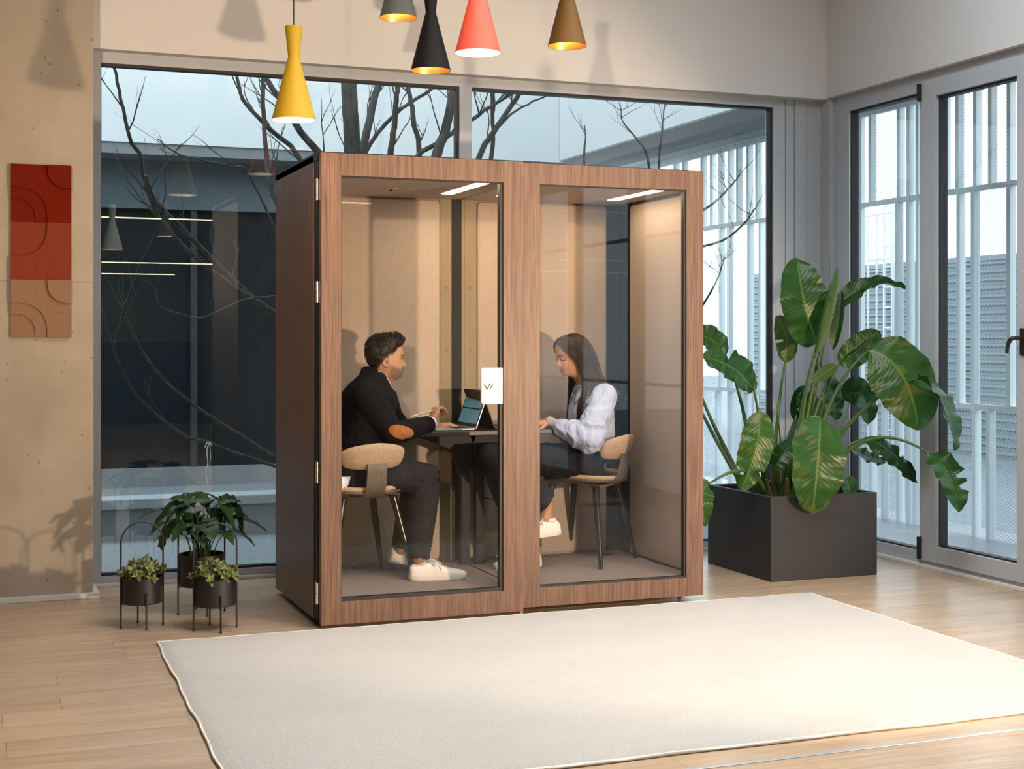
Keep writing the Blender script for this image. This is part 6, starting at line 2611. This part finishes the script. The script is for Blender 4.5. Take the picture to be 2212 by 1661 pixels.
for w_, e_ in ((wwL, weL), (wwR, weR)):
    d = (w_ - e_).normalized()
    mb = MB()
    n_ = 15
    mb.tube([w_ - d * (.090 - .098 * i / (n_ - 1)) for i in range(n_)], [(.037 - .009 * min(1, i / 6)) + (.0012 if i % 2 else 0) for i in range(n_)], 24)
    q = person_part('cuff', mb.mesh('cuff', 60), MATS['cuff'], shirt)
    q['label'] = 'grey ribbed cuff'
# shirt collar: two turned-down points and the placket with buttons
cc = P_(1255, 832, 6.945)
mb = MB()
s0, s1, s2 = [], [], []
for k in range(29):
    a = math.radians(180 - 162 + 324 * k / 28)
    ca, sa = -math.cos(a), math.sin(a)
    f = max(0, -ca)
    c0 = cc + Vector((.052 * ca + .012, .054 * sa, -.050 * f - .004))
    s0.append(c0 + Vector((.004 * ca, .004 * sa, -.012)))
    s1.append(c0 + Vector((-.004 * ca, -.004 * sa, .034)))
    s2.append(c0 + Vector((.022 * ca, .020 * sa, -.012 - .042 * f ** 2)))
mb.grid([s0, s1, s2])
cw = person_part('collar', mb.mesh('collar', 180), MATS['shirt_w'], shirt)
sm = cw.modifiers.new('thick', 'SOLIDIFY')
sm.thickness = .0035
bt = []
bv = BVHTree.FromPolygons([p.co for p in sm_.vertices], [list(p.vertices) for p in sm_.polygons])
for py in (866, 884, 902, 920):
    q = P_(1235, py, 6.935)
    h = bv.ray_cast(Vector((q.x - .3, q.y, q.z)), Vector((1, 0, 0)), .6)
    if h[0] is not None:
        mb = MB()
        R_ = h[1].to_track_quat('Z', 'Y').to_matrix()
        pr = []
        for rr_, dz in ((.0001, .0035), (.0050, .0035), (.0056, .0015), (.0050, 0)):
            pr.append([h[0] + R_ @ Vector((rr_ * math.cos(2 * PI * i / 12), rr_ * math.sin(2 * PI * i / 12), dz)) for i in range(12)])
        mb.rings(pr)
        person_part('button', mb.mesh('button', 50), mat('shirt_button', (.30, .33, .40), .35) if 'shirt_button' not in bpy.data.materials else bpy.data.materials['shirt_button'], shirt)
# hair: middle-parted sheets flowing from the crown past the cheeks, in front of and behind the shoulders
guides = [
    [(.077, .002, .105), (.083, .022, .096), (.076, .051, .064), (.057, .073, .026), (.035, .079, -.015), (.020, .074, -.060), (.012, .070, -.105), (.026, .074, -.165), (.044, .070, -.240), (.050, .060, -.330)],
    [(.048, .002, .121), (.050, .036, .115), (.044, .068, .077), (.030, .084, .025), (.012, .088, -.025), (.004, .085, -.075), (.004, .082, -.125), (.022, .086, -.185), (.040, .082, -.260), (.046, .072, -.350)],
    [(.015, .002, .126), (.014, .040, .119), (.008, .073, .078), (-.002, .090, .025), (-.014, .095, -.030), (-.020, .092, -.080), (-.016, .092, -.130), (.008, .098, -.185), (.032, .092, -.255), (.040, .082, -.340)],
    [(-.018, .002, .128), (-.020, .042, .117), (-.026, .074, .074), (-.036, .090, .020), (-.048, .094, -.035), (-.056, .092, -.085), (-.064, .098, -.130), (-.088, .122, -.165), (-.118, .138, -.200), (-.150, .135, -.240)],
    [(-.048, .002, .121), (-.054, .038, .106), (-.064, .064, .062), (-.076, .077, .010), (-.086, .082, -.045), (-.092, .084, -.095), (-.102, .094, -.140), (-.126, .110, -.180), (-.162, .118, -.222), (-.205, .108, -.268)],
    [(-.078, .002, .102), (-.090, .026, .080), (-.102, .042, .036), (-.112, .050, -.015), (-.116, .055, -.065), (-.118, .060, -.110), (-.128, .070, -.155), (-.150, .082, -.195), (-.188, .080, -.238), (-.230, .066, -.282)],
    [(-.098, .000, .075), (-.108, .008, .050), (-.118, .014, .010), (-.124, .018, -.035), (-.126, .020, -.080), (-.128, .024, -.125), (-.134, .030, -.165), (-.148, .036, -.205), (-.172, .036, -.250), (-.200, .028, -.300)],
]
Gd = np.array(guides)


def g_at(s, t, side):
    fi = s * (len(Gd) - 1)
    i = min(int(fi), len(Gd) - 2)
    f = fi - i
    ft_ = t * (Gd.shape[1] - 1)
    j = min(int(ft_), Gd.shape[1] - 2)
    g = ft_ - j

    def cr(pa, pb, pc, pd, u):
        return .5 * ((2 * pb) + (pc - pa) * u + (2 * pa - 5 * pb + 4 * pc - pd) * u * u + (3 * pb - pa - 3 * pc + pd) * u ** 3)

    def row(a):
        R_ = Gd[a]
        return cr(R_[max(j - 1, 0)], R_[j], R_[j + 1], R_[min(j + 2, len(R_) - 1)], g)
    p = cr(row(max(i - 1, 0)), row(i), row(i + 1), row(min(i + 2, len(Gd) - 1)), f)
    return Vector((p[0], p[1] * side, p[2]))


def clear(p, gap):
    h, n, i, d = bv.find_nearest(p)
    if h is not None and d < .12 and (p - h).dot(n) < gap:
        return h + n * gap
    return p


hb_ = MB()
rw_ = random.Random(77)
for side in (1, -1):
    for lay_, off in ((0, 0.0), (1, -.008)):
        Pg = []
        for a in range(37):
            s_ = a / 36
            rowp = []
            for b in range(46):
                t_ = b / 45
                p = g_at(s_, t_, side)
                cxy = Vector((-.01, 0, p.z))
                n = (p - cxy).normalized()
                w_ = .0022 * math.sin(s_ * 61 + t_ * 5 + side) * min(1, t_ * 3) + .0018 * noise.noise(Vector((s_ * 24, t_ * 6, side * 3)))
                p = p + n * (off * min(1, t_ * 2.5) + w_)
                rowp.append(clear(HW @ p, .005 + lay_ * .002))
            Pg.append(rowp)
        hb_.grid(Pg)
    for k in range(330):
        s_ = rw_.random()
        e_ = rw_.uniform(.80, 1.0) if rw_.random() < .85 else 1.04
        ds = rw_.uniform(-.02, .02)
        off = rw_.uniform(-.006, .0035)
        pts = []
        st_ = rw_.uniform(0, .35) if rw_.random() < .6 else 0.0
        for b in range(17):
            t_ = st_ + (e_ - st_) * b / 16
            p = g_at(min(1, max(0, s_ + ds * t_)), min(1, t_), side)
            n = (p - Vector((-.01, 0, p.z))).normalized()
            fr_ = max(0, t_ - .6)
            p = p + n * (off + .020 * fr_ * rw_.uniform(-.4, .7)) + Vector((0, 0, -.06 * max(0, t_ - 1)))
            pts.append(clear(HW @ p, .009))
        r0 = rw_.uniform(.0009, .0022)
        hb_.tube(pts, [r0 * (1 - .65 * (b / 16) ** 2) for b in range(17)], 4)
cap_, _g = hair_cap(GW, HW, ([-.12, -.06, -.02, .005, .03, .05, .070, .083, .1], [-.12, -.10, -.06, -.02, .045, .075, .094, .102, .11]), lambda p: .0035, 9.0, lump=.001)
hb_.add(cap_.v, cap_.f)
person_part('hair', hb_.mesh('hair', 180, recalc=False), MATS['hair_w'], wom)

# wide black trousers
fb = Flesh()
fb.loft([(Vector((3.05, 6.985, .600)), X3(.12), Y3(.16)), (Vector((3.045, 6.985, .65)), X3(.13), Y3(.165)), (Vector((3.05, 6.98, .73)), X3(.12), Y3(.155)), (P_(1286, 1000, 6.97), X3(.116), Y3(.150)), (P_(1286, 972, 6.965), X3(.113), Y3(.146))], 28, 2.3)
for a, b, c, w_ in ((whL, wkL, waL, .074), (whR, wkR, waR, .060)):
    fb.chain([a, (a + b) / 2, b], [.088, .080, .068])
    d = (c - b).normalized()
    fb.tube([b, b + (c - b) * .4, b + (c - b) * .75, c - d * .02], [.066, .068, .072, w_], 22)
bm_ = fuse(fb, .006, 4)
wrinkle(bm_, .005, (14, 14, 14), 4.0)
person_part('trousers', bm_, MATS['blacktrousers'], wom)
h1 = P_(1209, 1152, 6.83)
shoe(wom, (h1.x, h1.y, h1.z - .004), (-1, -.12, -.06), (-.06, 0, 1), .265)
h2 = P_(1168, 1226, 6.92)
shoe(wom, (h2.x, h2.y, FZ + .001), (-1, -.05, 0), (0, 0, 1), .265)
